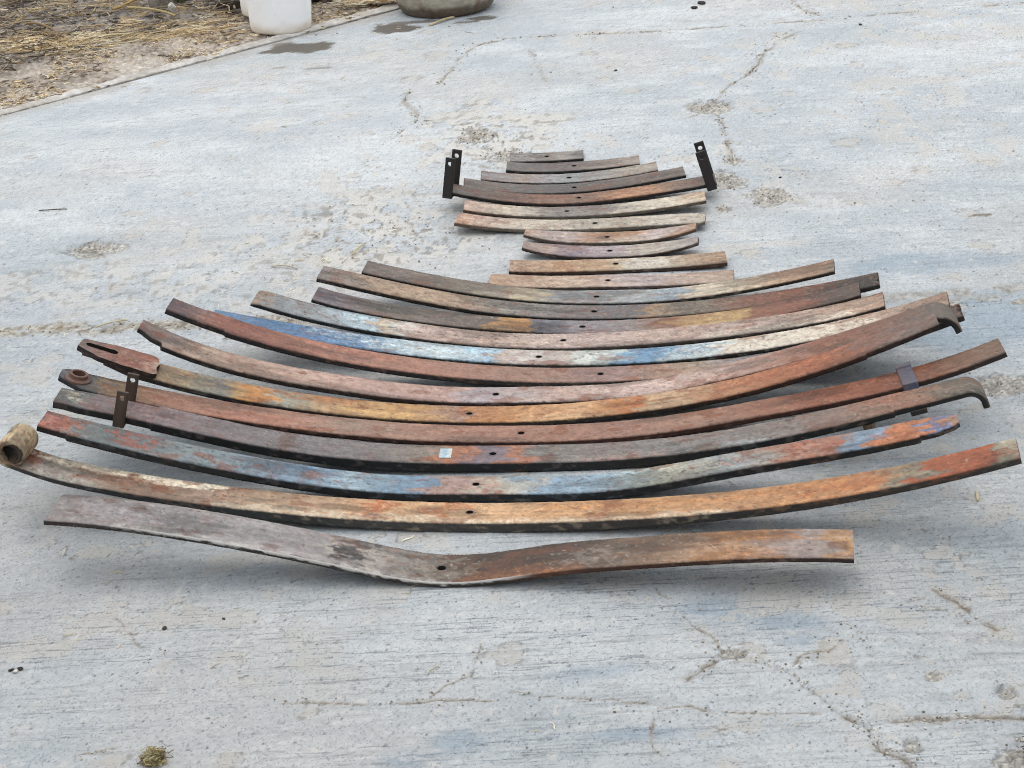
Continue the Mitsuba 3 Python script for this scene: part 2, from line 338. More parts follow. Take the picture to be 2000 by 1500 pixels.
bsdf('mat_painted', VC, .75, .3)
scene['slab_edge_strip'] = mikit.ply((vv, np.vstack([np.stack([i, i + 1, i + n_ + 1], 1), np.stack([i, i + n_ + 1, i + n_], 1)])), 'mat_painted', smooth=True, color=cc.T)
tag('slab_edge_strip', 'narrow pale concrete strip along the edge of the slab, beside the dirt', kind='structure')


# ------------------------------------------------------------------ dirt beyond the slab
def edge_dist(x, y):
    return (x - EDGE_A[0]) * edge_nrm[0] + (y - EDGE_A[1]) * edge_nrm[1]


def dirt_color(x, y):
    d = edge_dist(x, y)
    a = nfbm(x * 9, y * 9, 0.0, 4)
    c = nmix(hexlin('9c9186'), hexlin('c2b7aa'), nss(.3, .7, a))
    c = nmix(c, hexlin('d6cec4'), nss(.30, .10, d + .3 * (nfbm(x * 4, y * 4, 3.0, 3) - .5)) * nss(.45, .6, nfbm(x * 7 + 3, y * 9, 1.0, 3) + .03) * .8)
    c = nmix(c, nmix(hexlin('85807c'), hexlin('aaa4a0'), a), nss(.48, .62, d + .16 * (a - .5)))
    c = c * (.42 + 1.1 * nnoise(x * 70, y * 70, 2.0) * nnoise(x * 150, y * 150, 5.0) + .30)
    d1, d2, w1 = nvor(x * 48, y * 36)
    return nmix(c, nmix(hexlin('6b6058'), hexlin('e2d9cb'), w1), nss(.35, .2, d1) * nss(.55, .7, w1) * .8)


dl = np.concatenate([np.linspace(-8, -1.55, 90), np.linspace(-1.5, 4.0, 900), np.linspace(4.05, 14, 120)])
do = np.concatenate([np.linspace(0.03, 1.2, 230), np.linspace(1.22, 3.5, 60), np.linspace(3.6, 9, 50)])
DL, DO = np.meshgrid(dl, do)
DX, DY = EDGE_A[0] + DL * edge_dir[0] + DO * edge_nrm[0], EDGE_A[1] + DL * edge_dir[1] + DO * edge_nrm[1]
DP = np.stack([DX, DY, 0 * DX], -1)


def dirt_z(P_):
    x, y = P_[..., 0], P_[..., 1]
    d = edge_dist(x, y)
    z = .020 * (nfbm(x * 7, y * 7, 21, 4) - .5) * np.clip(d / .25, 0, 1) + .022 * (nfbm(x * 13, y * 13, 27, 4) - .5) * np.clip((d - .02) / .02, 0, 1) * np.clip((.2 - d) / .1, 0, 1) + .008 * (nnoise(x * 45, y * 45, 22) - .5) * np.clip(d / .05, .2, 1) + .006 * (nnoise(x * 110, y * 110, 24) - .5) * np.clip(d / .05, 0, 1)
    z = z - .004 + .03 * np.clip((d - .45) * 2, 0, 1) + np.clip(d - .5, 0, 1) * .10 * nfbm(x * 3, y * 3, 23, 3)
    return z - .22 * np.clip((d - 5) / 4, 0, 1)


DP[..., 2] = dirt_z(DP)
i = (np.arange(len(do) - 1)[:, None] * len(dl) + np.arange(len(dl) - 1)[None]).ravel()
n_ = len(dl)
scene['dirt_ground'] = mikit.ply((DP.reshape(-1, 3), np.vstack([np.stack([i, i + 1, i + n_ + 1], 1), np.stack([i, i + n_ + 1, i + n_], 1)])), 'mat_painted', smooth=True, color=np.clip(dirt_color(DX.ravel(), DY.ravel()).T, .01, .8))
tag('dirt_ground', 'brown dirt beside the concrete, littered with straw and dry roots', kind='structure')
scene['ground'] = {'type': 'rectangle', 'to_world': T().translate([0, 0, -.045]).scale([300, 300, 1]), 'bsdf': {'type': 'diffuse', 'reflectance': rgb('857a70')}}
tag('ground', 'bare brown earth around the concrete yard', kind='structure')

# Each leaf: x, y, yaw in degrees, width, left and right reach from the bolt hole, thickness, heights of the underside along it (nearest first)
FITS = [
    (-0.137, 2.973, -8.95, 0.100, -0.666, 0.682, 0.010, [0.1088, 0.0927, 0.0642, 0.0282, 0.0, 0.0214, 0.0402, 0.0533, 0.0554]),
    (-0.090, 3.155, -9.06, 0.079, -0.803, 0.942, 0.020, [0.1018, 0.0546, 0.0212, 0.0038, 0.0007, 0.0124, 0.0367, 0.0792, 0.1404]),
    (-0.078, 3.265, -5.92, 0.073, -0.789, 0.862, 0.018, [0.1557, 0.093, 0.0428, 0.0095, 0.0022, 0.0047, 0.0392, 0.0754, 0.1224]),
    (-0.046, 3.388, -4.42, 0.077, -0.811, 0.878, 0.020, [0.1534, 0.0983, 0.0424, 0.0105, 0.0016, 0.0024, 0.0261, 0.0706, 0.1245]),
    (0.011, 3.492, -2.36, 0.076, -0.875, 0.916, 0.013, [0.1676, 0.1004, 0.0503, 0.0158, 0.0011, 0.0057, 0.0345, 0.073, 0.1409]),
    (-0.086, 3.595, -2.57, 0.078, -0.659, 0.911, 0.013, [0.1426, 0.0784, 0.0347, 0.009, 0.0, 0.0098, 0.0382, 0.0909, 0.1639]),
    (-0.035, 3.686, -4.36, 0.077, -0.710, 0.866, 0.013, [0.1769, 0.0888, 0.0409, 0.0091, 0.0012, 0.0049, 0.0397, 0.0883, 0.1495]),
    (0.184, 3.761, -5.87, 0.076, -0.885, 0.724, 0.014, [0.179, 0.1001, 0.0475, 0.015, 0.0003, 0.0044, 0.0195, 0.0589, 0.1241]),
    (0.060, 3.874, -8.57, 0.077, -0.699, 0.840, 0.013, [0.1127, 0.0652, 0.0295, 0.0078, 0.0, 0.0083, 0.0321, 0.0705, 0.1278]),
    (0.115, 3.964, -8.01, 0.081, -0.666, 0.676, 0.012, [0.1125, 0.0626, 0.0292, 0.0061, 0.0001, 0.0071, 0.0232, 0.0475, 0.0886]),
    (0.160, 4.040, -7.96, 0.076, -0.587, 0.596, 0.010, [0.0875, 0.0476, 0.0232, 0.0076, 0.0001, 0.0043, 0.0178, 0.0435, 0.0817]),
    (0.191, 4.123, -8.48, 0.079, -0.612, 0.621, 0.012, [0.1014, 0.0626, 0.029, 0.0073, 0.0, 0.0045, 0.0186, 0.0414, 0.0724]),
    (0.202, 4.219, -8.53, 0.077, -0.528, 0.531, 0.010, [0.0802, 0.0483, 0.0231, 0.0063, 0.0001, 0.0036, 0.018, 0.0413, 0.0716]),
    (0.235, 4.321, -7.50, 0.077, -0.276, 0.289, 0.010, [0.0105, 0.0033, 0.0004, 0.0, 0.0005, 0.0006, 0.0014, 0.004, 0.0095]),
    (0.260, 4.425, -2.95, 0.078, -0.250, 0.260, 0.012, [0.0086, 0.0046, 0.002, 0.0005, 0.0, 0.0002, 0.0013, 0.0036, 0.0072]),
    (0.253, 4.525, -7.35, 0.078, -0.210, 0.214, 0.010, [0.0228, 0.011, 0.0039, 0.0006, 0.0, 0.0015, 0.0059, 0.0141, 0.0272]),
    (0.254, 4.628, -9.45, 0.078, -0.204, 0.220, 0.010, [0.0182, 0.0078, 0.0022, 0.0001, 0.0004, 0.0024, 0.007, 0.0156, 0.0293]),
    (0.232, 4.728, -8.98, 0.077, -0.351, 0.273, 0.012, [0.0225, 0.0104, 0.0032, 0.0002, 0.0005, 0.0032, 0.0072, 0.0113, 0.0143]),
    (0.166, 4.845, -3.35, 0.077, -0.262, 0.353, 0.011, [0.0309, 0.0158, 0.0061, 0.0011, 0.0001, 0.0026, 0.0081, 0.0164, 0.0272]),
    (0.202, 4.949, -2.48, 0.076, -0.346, 0.356, 0.011, [0.0496, 0.0276, 0.0114, 0.0021, 0.0003, 0.0058, 0.0144, 0.0242, 0.0377]),
    (0.196, 5.045, 0.19, 0.076, -0.291, 0.292, 0.010, [0.0343, 0.0184, 0.0075, 0.0014, 0.0001, 0.0032, 0.0097, 0.0183, 0.0277]),
    (0.186, 5.138, -1.32, 0.077, -0.236, 0.238, 0.009, [0.0218, 0.0119, 0.0051, 0.0011, 0.0, 0.0017, 0.006, 0.0124, 0.0206]),
    (0.205, 5.238, -2.97, 0.077, -0.185, 0.179, 0.010, [0.0107, 0.0046, 0.0013, 0.0, 0.0004, 0.0017, 0.0041, 0.0073, 0.0114]),
    (0.135, 5.349, -2.29, 0.077, -0.102, 0.102, 0.009, [0.0033, 0.002, 0.001, 0.0003, 0.0, 0.0001, 0.0004, 0.0011, 0.0021]),
]
# Each leaf: base tones along it; patches of paint and rust (from, to, across from, to, tone, strength, speckle); tones of its sides
LOOKS = [
    ([(0.0, '878383'), (0.105, '8e8b8d'), (0.231, '949294'), (0.338, '969294'), (0.401, '8f8b8a'), (0.451, '86817d'), (0.515, '4c3c33'), (0.609, '46362d'), (0.66, '54453c'), (0.729, '735f50'), (0.798, '947a64'), (0.861, 'a68468'), (0.921, '9a8c88'), (0.956, '988c88'), (0.984, 'b08a64'), (1.0, 'a89080')],
     [(0.351, 0.426, 0.35, 1, 'b4aea6', 0.8, 0.3), (0.366, 0.396, 0.2, 0.75, '3e3c3e', 0.95, 0.1), (0.388, 0.417, 0.0, 0.5, 'b0aaa4', 0.7, 0.2), (0.369, 0.41, 0.75, 1, '4e4c4e', 0.85, 0.1), (0.451, 0.54, 0.1, 0.95, '9c9284', 0.45, 0.8), (0.527, 0.641, 0, 0.3, '8e5c3c', 0.75, 0.5), (0.603, 0.666, 0.0, 0.25, 'a06c48', 0.6, 0.5), (0.647, 0.729, 0.1, 0.7, '9a948c', 0.5, 0.9), (0.83, 0.931, 0.6, 1, 'b0763e', 0.8, 0.5), (0.817, 0.918, 0, 0.25, 'a87444', 0.7, 0.5), (0.981, 0.999, 0, 1, 'b48a58', 0.6, 0.4), (0.073, 0.515, 0, 0.07, 'c8c6c2', 0.75, 0.8), (0.042, 0.155, 0.3, 0.8, 'a9a4ab', 0.5, 0.6)],
     [(0.0, '4a3c38'), (0.079, '4a403c'), (0.111, '3e3834'), (0.351, '443f3b'), (0.426, '4a4642'), (0.578, '46413c'), (0.634, '6a4632'), (0.767, '54301f'), (0.893, '4a342a'), (1.0, '3c2c26')]),
    ([(0.001, '9a866a'), (0.031, '8a725a'), (0.052, '826e5e'), (0.077, '84644e'), (0.097, '7c7068'), (0.128, '9a928a'), (0.158, 'a09488'), (0.194, '8c7464'), (0.244, '8a7668'), (0.275, '9c8676'), (0.315, 'ae957e'), (0.376, 'b89a7e'), (0.407, 'bf9a76'), (0.447, 'c09c78'), (0.498, 'c4a27e'), (0.574, 'c49c74'), (0.65, 'c0946a'), (0.752, 'bc9068'), (0.828, 'b8865c'), (0.873, 'b48058'), (0.899, '948670'), (0.913, '787468'), (0.919, 'a05c3c'), (0.98, '9c583a'), (0.988, '8a8474'), (1.0, 'aca694')],
     [(0.057, 0.275, 0.70, 1, 'f0e6d2', 1.0, 0.0), (0.067, 0.1, 0.3, 0.95, 'a05a3c', 0.8, 0.6), (0.092, 0.158, 0.0, 0.45, 'b4b2ac', 0.7, 0.5), (0.148, 0.194, 0.3, 0.8, '946e5c', 0.6, 0.4), (0.414, 0.437, 0, 1, 'b05c30', 0.75, 0.5), (0.47, 0.498, 0.1, 0.95, 'b4683c', 0.7, 0.5), (0.275, 0.752, 0, 0.14, 'e2d6c0', 0.8, 0.5), (0.315, 0.478, 0.1, 0.3, 'd8cdb8', 0.7, 1), (0.574, 0.853, 0.55, 0.8, 'c8884e', 0.55, 0.6), (0.802, 0.883, 0.25, 0.6, 'b0602e', 0.5, 0.6), (0.021, 0.047, 0.0, 0.5, 'd0b48c', 0.6, 0.7)],
     [(0.001, '5c5044'), (0.092, '484440'), (0.168, '34383c'), (0.295, '3c4042'), (0.447, '5c5c5a'), (0.599, '56524e'), (0.752, '484644'), (0.904, '4a423c'), (1.0, '4c4a46')]),
    ([(0.0, '7c5850'), (0.03, '8a6258'), (0.041, '6e7070'), (0.074, '6c7478'), (0.113, '70747a'), (0.146, '7a8288'), (0.201, '7c8a94'), (0.256, '7488a0'), (0.294, '7c94ac'), (0.349, '8ca0b0'), (0.416, '7090b0'), (0.432, 'a48c84'), (0.476, 'a8918a'), (0.501, 'bab4a8'), (0.531, 'b0b4b2'), (0.548, '84a0ba'), (0.614, '8ca4b8'), (0.647, 'a4b0b2'), (0.68, 'b0b2a4'), (0.724, '989a96'), (0.757, '9aa0a4'), (0.801, '9c948e'), (0.823, 'a68070'), (0.867, 'a07868'), (0.881, '8494a8'), (0.914, '7c94b2'), (0.919, 'b87c5a'), (0.96, 'b47854'), (0.967, '6478a4'), (0.977, '7080a4'), (0.982, 'a07a6a'), (1.0, '9c8276')],
     [(0.003, 0.036, 0.1, 0.9, 'a8665a', 0.8, 1), (0.083, 0.121, 0.1, 0.95, '9a5c50', 0.85, 1), (0.272, 0.322, 0.5, 1, '5c80ac', 0.6, 0.5), (0.46, 0.495, 0.0, 0.9, 'b88e80', 0.6, 1), (0.735, 0.773, 0.3, 0.7, 'b08070', 0.6, 1), (0.823, 0.872, 0.05, 1, 'a86450', 0.7, 1), (0.919, 0.963, 0.05, 0.9, 'c07850', 0.7, 1), (0.68, 0.746, 0.2, 0.8, 'c0c0b0', 0.5, 0.8), (0.509, 0.537, 0.6, 1, '5c7890', 0.5, 0.6)],
     [(0.0, '3a2e2a'), (0.036, '30302f'), (0.184, '23282e'), (0.46, '3a3a3c'), (0.57, '2c3036'), (0.845, '2e2a2a'), (1.0, '30302f')]),
    ([(0.0, '5a5c5c'), (0.03, '646668'), (0.046, '76686a'), (0.09, '7c6e70'), (0.128, '807478'), (0.182, '7a7476'), (0.274, '7c7a7e'), (0.361, '7e7876'), (0.41, '888078'), (0.429, 'aa7456'), (0.442, '9e7264'), (0.453, '78707a'), (0.483, '80747c'), (0.491, 'a47660'), (0.508, 'a4705a'), (0.524, '7c7a78'), (0.6, '807876'), (0.681, '808080'), (0.763, '7e7876'), (0.817, '84746e'), (0.871, '8c7468'), (0.904, '926c5a'), (0.926, '866a5a'), (0.947, '6c6258'), (0.98, '666056'), (1.0, '403c38')],
     [(0.005, 0.03, 0.25, 0.8, 'b4b4a4', 0.85, 0.7), (0.573, 0.665, 0.0, 0.25, 'a8847a', 0.6, 0.9), (0.67, 0.736, 0.6, 1, '8c6a60', 0.5, 0.9), (0.698, 0.763, 0.0, 0.2, 'a8b0b4', 0.6, 0.7), (0.85, 0.915, 0.5, 1, '9c6650', 0.6, 0.8), (0.084, 0.133, 0.3, 0.9, '8c6c6a', 0.5, 0.8), (0.432, 0.453, 0.1, 0.9, 'b87c5c', 0.6, 0.8)],
     [(0.0, '30302e'), (0.057, '1c1c1e'), (0.383, '202428'), (0.6, '2c2e30'), (0.654, '2c2a28'), (0.763, '202326'), (1.0, '262626')]),
    ([(0.0, '54525a'), (0.038, '56565a'), (0.049, '74624e'), (0.081, '82644c'), (0.107, '946c5a'), (0.161, 'a07866'), (0.241, 'a07a6a'), (0.321, '9a7e70'), (0.401, 'a07c6c'), (0.482, '9e7868'), (0.588, '9a7668'), (0.669, '987868'), (0.749, '946a58'), (0.802, '8c5c48'), (0.882, '825444'), (0.909, '825848'), (0.963, '7c604f'), (1.0, '705e52')],
     [(0.161, 0.268, 0, 0.5, 'a86e5c', 0.5, 0.5), (0.781, 0.877, 0.1, 0.9, '9a5a40', 0.5, 0.9), (0.289, 0.353, 0.3, 0.8, 'a49484', 0.5, 0.4)],
     [(0.0, '2c2a2c'), (0.081, '3c2e28'), (0.268, '4a3630'), (0.482, '542f26'), (0.695, '56301f'), (0.856, '48281e'), (1.0, '3a2e2a')]),
    ([(0.0, '58504a'), (0.067, '8c7862'), (0.085, '9a8668'), (0.115, '8c8472'), (0.145, '7e7c76'), (0.166, 'a4885e'), (0.176, 'b8834e'), (0.194, 'b8854f'), (0.203, '94968c'), (0.224, '9c9888'), (0.26, 'b0906c'), (0.309, 'b89468'), (0.369, 'ba9262'), (0.412, '9e8070'), (0.43, 'b08058'), (0.466, 'ba8658'), (0.515, 'bc9066'), (0.581, 'c09a74'), (0.62, 'b8804f'), (0.636, 'b47444'), (0.648, 'b89c7c'), (0.69, 'b4987c'), (0.732, 'ae805e'), (0.793, 'a87050'), (0.854, 'a06446'), (0.902, '8e6250'), (0.938, '7a6660'), (0.975, '746660'), (1.0, '6c625a')],
     [(0.127, 0.151, 0.35, 0.8, '505258', 0.7, 0.3), (0.091, 0.145, 0.0, 0.5, '78807c', 0.5, 0.7), (0.212, 0.309, 0.55, 1, 'ae6e40', 0.7, 0.7), (0.272, 0.406, 0.1, 0.4, 'd6b478', 0.5, 0.9), (0.49, 0.611, 0, 0.3, 'd0b890', 0.5, 0.8), (0.62, 0.639, 0.2, 1, 'b46a38', 0.8, 0.4), (0.732, 0.89, 0.3, 1, 'a05c3c', 0.5, 0.8)],
     [(0.0, '423a34'), (0.127, '342e2a'), (0.309, '3c3028'), (0.49, '46382c'), (0.611, '302c28'), (0.793, '442c22'), (1.0, '382a24')]),
    ([(0.0, '7c6e6e'), (0.04, '80746f'), (0.089, 'a89486'), (0.139, 'b49c8e'), (0.214, 'b8a096'), (0.307, 'b89c94'), (0.394, 'b49890'), (0.403, 'a49a9e'), (0.437, 'a89ea4'), (0.462, 'b4a8a6'), (0.524, 'b8a096'), (0.617, 'bca49c'), (0.71, 'b89e94'), (0.772, 'ac8c80'), (0.822, '966a58'), (0.865, '866456'), (0.927, '7c6258'), (0.971, '6e6660'), (1.0, '545048')],
     [(0.536, 0.71, 0.1, 0.9, 'cfc0ba', 0.5, 1), (0.108, 0.276, 0.1, 0.9, 'c8a898', 0.4, 1), (0.822, 0.896, 0.2, 0.9, '94604a', 0.5, 0.8)],
     [(0.0, '302a28'), (0.089, '342c28'), (0.276, '3e302a'), (0.524, '48352c'), (0.71, '3a2c28'), (1.0, '302e2c')]),
    ([(0.0, '70606a'), (0.034, '786462'), (0.054, '8a6458'), (0.104, '8c5c50'), (0.155, '9a6c5c'), (0.219, 'a4786a'), (0.308, 'a67c6c'), (0.404, '9e7c6e'), (0.474, '967a6c'), (0.563, '947c78'), (0.627, '9a8070'), (0.678, '98887a'), (0.741, '888894'), (0.773, '8088a0'), (0.799, '8a7a74'), (0.882, '7c625a'), (1.0, '76625a')],
     [(0.054, 0.098, 0.3, 0.9, '9c5c4e', 0.6, 1), (0.168, 0.283, 0.55, 1, 'b47c64', 0.5, 0.6)],
     [(0.0, '2a2828'), (0.117, '2a2a2c'), (0.308, '383838'), (0.499, '444240'), (1.0, '302c2a')]),
    ([(0.0, '5c84b0'), (0.048, '5a86b4'), (0.11, '5080b2'), (0.165, '5e8ab8'), (0.219, '6c98c0'), (0.261, 'a0bace'), (0.316, 'c0d0da'), (0.343, 'a8c8de'), (0.391, '98bcd8'), (0.401, 'b8aaa0'), (0.432, 'b4aca8'), (0.487, 'b8aea8'), (0.501, 'c4ccc8'), (0.556, 'c8d2d4'), (0.566, 'a0b4c6'), (0.583, '6c9cc4'), (0.61, '74a2c8'), (0.624, 'b0c4d0'), (0.686, 'c4d0d6'), (0.706, 'dcd6c8'), (0.823, 'dcd4c4'), (0.885, 'dcd2c0'), (0.905, 'c8b4a2'), (0.947, 'a48a7a'), (1.0, '9a8272')],
     [(0.137, 0.343, 0.5, 1, 'c4d0da', 0.55, 1), (0.11, 0.247, 0.0, 0.45, '3e6ca4', 0.6, 0.8), (0.206, 0.384, 0.15, 0.6, 'dce4e8', 0.6, 0.8), (0.576, 0.61, 0.5, 1, '4c84b8', 0.7, 0.3), (0.597, 0.686, 0.1, 0.9, '4878a8', 0.5, 1), (0.412, 0.453, 0.1, 0.9, 'cfcac8', 0.6, 1), (0.85, 0.933, 0.4, 1, 'b0846c', 0.5, 1)],
     [(0.0, '303232'), (0.343, '3c3c3a'), (0.549, '3a3834'), (0.754, '302c28'), (1.0, '3c342e')]),
    ([(0.0, '8c8078'), (0.023, '9a8878'), (0.031, '8a8c92'), (0.091, '9498a0'), (0.131, '9aa6b0'), (0.147, 'a4bccc'), (0.187, 'a8bccb'), (0.203, 'c0aa90'), (0.227, 'b8bcb8'), (0.26, 'b8a49c'), (0.372, 'bca498'), (0.453, 'b8a69c'), (0.533, 'b4a09c'), (0.613, 'b8a49a'), (0.734, 'b8a49a'), (0.855, 'b8a094'), (0.927, 'b09684'), (1.0, 'a48a76')],
     [(0.428, 0.533, 0.1, 0.9, 'cfbfae', 0.5, 1), (0.613, 0.75, 0.1, 0.9, 'a88c80', 0.5, 1), (0.734, 0.943, 0, 0.35, 'dcd4c4', 0.75, 0.4), (0.006, 0.023, 0, 1, 'a08468', 0.6, 0.3)],
     [(0.0, '282828'), (0.171, '303234'), (0.412, '484440'), (0.734, '5c5048'), (1.0, '3c342c')]),
    ([(0.0, '706a76'), (0.05, '766c72'), (0.106, '6e6a66'), (0.227, '70655e'), (0.315, '6e625c'), (0.324, 'a8804c'), (0.398, 'b8884c'), (0.408, '5c5c70'), (0.44, '70707c'), (0.487, '88828a'), (0.579, '8c8688'), (0.617, '8c7468'), (0.644, '7c4c34'), (0.663, 'a07c54'), (0.737, 'b89a68'), (0.802, 'b0925c'), (0.812, '8c5e48'), (0.886, '80503e'), (0.914, '64524a'), (1.0, '5c4e48')],
     [(0.412, 0.468, 0.1, 0.6, '444454', 0.6, 0.8), (0.115, 0.18, 0.6, 1, '5c605c', 0.6, 0.6), (0.217, 0.273, 0.3, 0.9, '4c4c4c', 0.5, 0.7), (0.324, 0.403, 0.0, 0.3, '7c6a5c', 0.6, 0.6)],
     [(0.0, '242428'), (0.273, '403c38'), (0.644, '5c4a3e'), (1.0, '362a24')]),
    ([(0.0, '7a7472'), (0.05, '887c72'), (0.095, 'a08a74'), (0.167, 'b09880'), (0.258, 'b09a84'), (0.294, '928a82'), (0.367, '888682'), (0.421, '7a7674'), (0.493, '747276'), (0.584, '6e6c6e'), (0.597, 'a08464'), (0.62, '98846e'), (0.647, '70685e'), (0.71, '6e6258'), (0.783, '744e3e'), (0.855, '704a3a'), (0.91, '52443c'), (1.0, '4a423a')],
     [(0.71, 0.837, 0.3, 0.8, '84503c', 0.5, 0.8), (0.647, 0.756, 0.5, 1, '80786c', 0.5, 0.6), (0.222, 0.294, 0.2, 0.9, 'b89c80', 0.4, 0.5)],
     [(0.0, '222020'), (0.167, '2c2620'), (0.439, '2a2a2c'), (0.71, '38302c'), (1.0, '28221e')]),
    ([(0.0, '6c6460'), (0.103, '7c706a'), (0.211, '948a7c'), (0.303, '9c9284'), (0.314, 'b8ac90'), (0.384, 'b8ab90'), (0.394, '989ea4'), (0.502, 'a2a4a6'), (0.588, 'a4a8ac'), (0.664, '94a0ac'), (0.675, 'bcb4a4'), (0.772, 'c8bca6'), (0.836, 'c4b29a'), (0.901, 'b49478'), (0.966, 'a08068'), (1.0, '8c7a68')],
     [(0.621, 0.675, 0.1, 0.8, '7890a4', 0.6, 0.7), (0.696, 0.836, 0, 1, 'cfc4ae', 0.4, 0.8), (0.858, 0.966, 0.4, 1, 'b0866c', 0.5, 0.7)],
     [(0.0, '242220'), (0.319, '3c3c38'), (0.642, '34322e'), (1.0, '342c24')]),
    ([(0.0, 'ba9470'), (0.083, 'b49478'), (0.31, 'b4987e'), (0.475, 'b89e8c'), (0.62, 'aa9a98'), (0.785, 'b49c8c'), (1.0, 'b09880')],
     [(0.475, 0.682, 0.3, 0.9, 'a098a0', 0.5, 0.6), (0.0, 0.124, 0, 1, 'c09464', 0.4, 0.7)],
     [(0.0, '6c4c34'), (0.413, '5a4a3a'), (1.0, '6c4a34')]),
    ([(0.0, 'a8886c'), (0.131, 'b08c68'), (0.248, 'b89064'), (0.436, 'b89468'), (0.506, 'b8a888'), (0.576, 'c4beac'), (0.717, 'c0b6a0'), (0.834, 'b49878'), (1.0, 'a8825e')],
     [(0.155, 0.459, 0.2, 0.8, 'c49450', 0.5, 0.8), (0.518, 0.763, 0.2, 0.8, 'ccc8bc', 0.6, 0.5)],
     [(0.0, '4c2e1e'), (0.482, '58361f'), (1.0, '5c3420')]),
    ([(0.0, 'a48a80'), (0.124, 'a88e84'), (0.21, '8e7880'), (0.325, '7c7080'), (0.411, '9c8c94'), (0.583, 'a09498'), (0.756, 'bcb0a0'), (0.871, 'bcb4a8'), (1.0, 'a09894')],
     [(0.037, 0.181, 0.2, 0.9, 'c0b0a4', 0.5, 0.8), (0.21, 0.325, 0.5, 1, '94644c', 0.6, 0.5), (0.583, 0.813, 0.1, 0.6, 'ccc4b4', 0.5, 0.8)],
     [(0.0, '4c342a'), (1.0, '4c3a30')]),
    ([(0.0, 'a88264'), (0.118, 'b09c92'), (0.265, 'a89a98'), (0.382, 'ac8c74'), (0.5, 'a0784f'), (0.618, 'b08c6c'), (0.765, 'b4a4a4'), (0.912, 'b49a84'), (1.0, 'b08456')],
     [(0.382, 0.471, 0.3, 0.8, 'b07838', 0.6, 0.6), (0.559, 0.676, 0.5, 1, 'b47c44', 0.6, 0.6), (0.471, 0.824, 0, 0.3, 'ccc4b4', 0.6, 0.8), (0.456, 0.515, 0.2, 0.6, '504438', 0.7, 0.4)],
     [(0.0, '745840'), (0.5, '6c6050'), (1.0, '785a3c')]),
    ([(0.0, 'b48a6c'), (0.089, 'b0907c'), (0.211, 'b8a894'), (0.352, 'bab09c'), (0.534, 'a8a08e'), (0.737, 'b0a694'), (0.879, 'bcb4a4'), (1.0, 'a8a090')],
     [(0.069, 0.19, 0.4, 1, '9c8480', 0.5, 0.5), (0.231, 0.433, 0, 0.25, 'd4ccb8', 0.6, 0.5), (0.474, 0.717, 0.2, 0.8, '948e80', 0.5, 0.7)],
     [(0.0, '785c48'), (0.231, '90866f'), (0.737, '8a7c68'), (1.0, '80786a')]),
    ([(0.0, 'bc9c88'), (0.118, 'b8a08c'), (0.16, 'c0b29a'), (0.244, 'a8a090'), (0.371, '807c76'), (0.476, '88827e'), (0.602, '7c746e'), (0.707, 'b8b09c'), (0.834, 'c8bea8'), (0.939, 'c8b89c'), (1.0, 'c0a884')],
     [(0.076, 0.202, 0.1, 0.7, 'd0c4ac', 0.6, 0.4), (0.307, 0.623, 0.2, 0.9, '706c68', 0.5, 0.9), (0.897, 0.981, 0.3, 0.9, 'c49464', 0.5, 0.8)],
     [(0.0, '744a30'), (0.307, '7c705c'), (0.728, '8a7c68'), (1.0, '6c543c')]),
    ([(0.0, '5c5450'), (0.064, '685e5a'), (0.176, '64564e'), (0.251, '745444'), (0.401, '8a6048'), (0.532, '7c5c4a'), (0.625, 'a87044'), (0.738, 'b87c48'), (0.794, '9c7450'), (0.869, '7c6658'), (1.0, '645a54')],
     [(0.588, 0.775, 0.1, 0.7, 'c08448', 0.6, 0.8), (0.307, 0.476, 0.3, 0.8, '94583a', 0.5, 0.8)],
     [(0.0, '1c1a18'), (0.345, '2a1e18'), (0.494, '38281e'), (1.0, '20191a')]),
    ([(0.0, '706862'), (0.126, '746a62'), (0.264, '686462'), (0.47, '5e5c5c'), (0.677, '625c58'), (0.86, '706058'), (1.0, '746c64')],
     [(0.745, 0.975, 0.2, 0.8, '7c6860', 0.5, 0.7)],
     [(0.0, '2a2622'), (1.0, '221e1a')]),
    ([(0.0, '88888a'), (0.149, '908a8a'), (0.207, 'a09084'), (0.351, '9a969a'), (0.523, '94949a'), (0.724, '98948e'), (0.839, 'a89c8c'), (1.0, 'a0968a')],
     [(0.178, 0.293, 0.1, 0.5, 'a88a78', 0.5, 0.6)],
     [(0.0, '302c2a'), (1.0, '2a201a')]),
    ([(0.0, '70706c'), (0.237, '6c6a6a'), (0.466, '686062'), (0.656, '7c726c'), (0.809, '948a80'), (1.0, '968c82')],
     [(0.237, 0.427, 0.3, 0.8, '745c58', 0.5, 0.6), (0.618, 0.885, 0.2, 0.7, '6a5a50', 0.5, 0.9)],
     [(0.0, '161412'), (1.0, '1e1a18')]),
    ([(0.0, '84807e'), (0.236, '8c8c8a'), (0.444, '7c746e'), (0.653, '948e88'), (0.861, '8c8a88'), (1.0, '706c6a')],
     [(0.306, 0.444, 0.3, 1, '54504e', 0.7, 0.4), (0.792, 0.931, 0.2, 0.8, '605c58', 0.5, 0.6)],
     [(0.0, '3a3430'), (1.0, '1c1816')]),
]

# ------------------------------------------------------------------ leaf springs
bsdf('mat_steel', VC, .62, .35)
bsdf('mat_black_iron', VC, .5, .4)


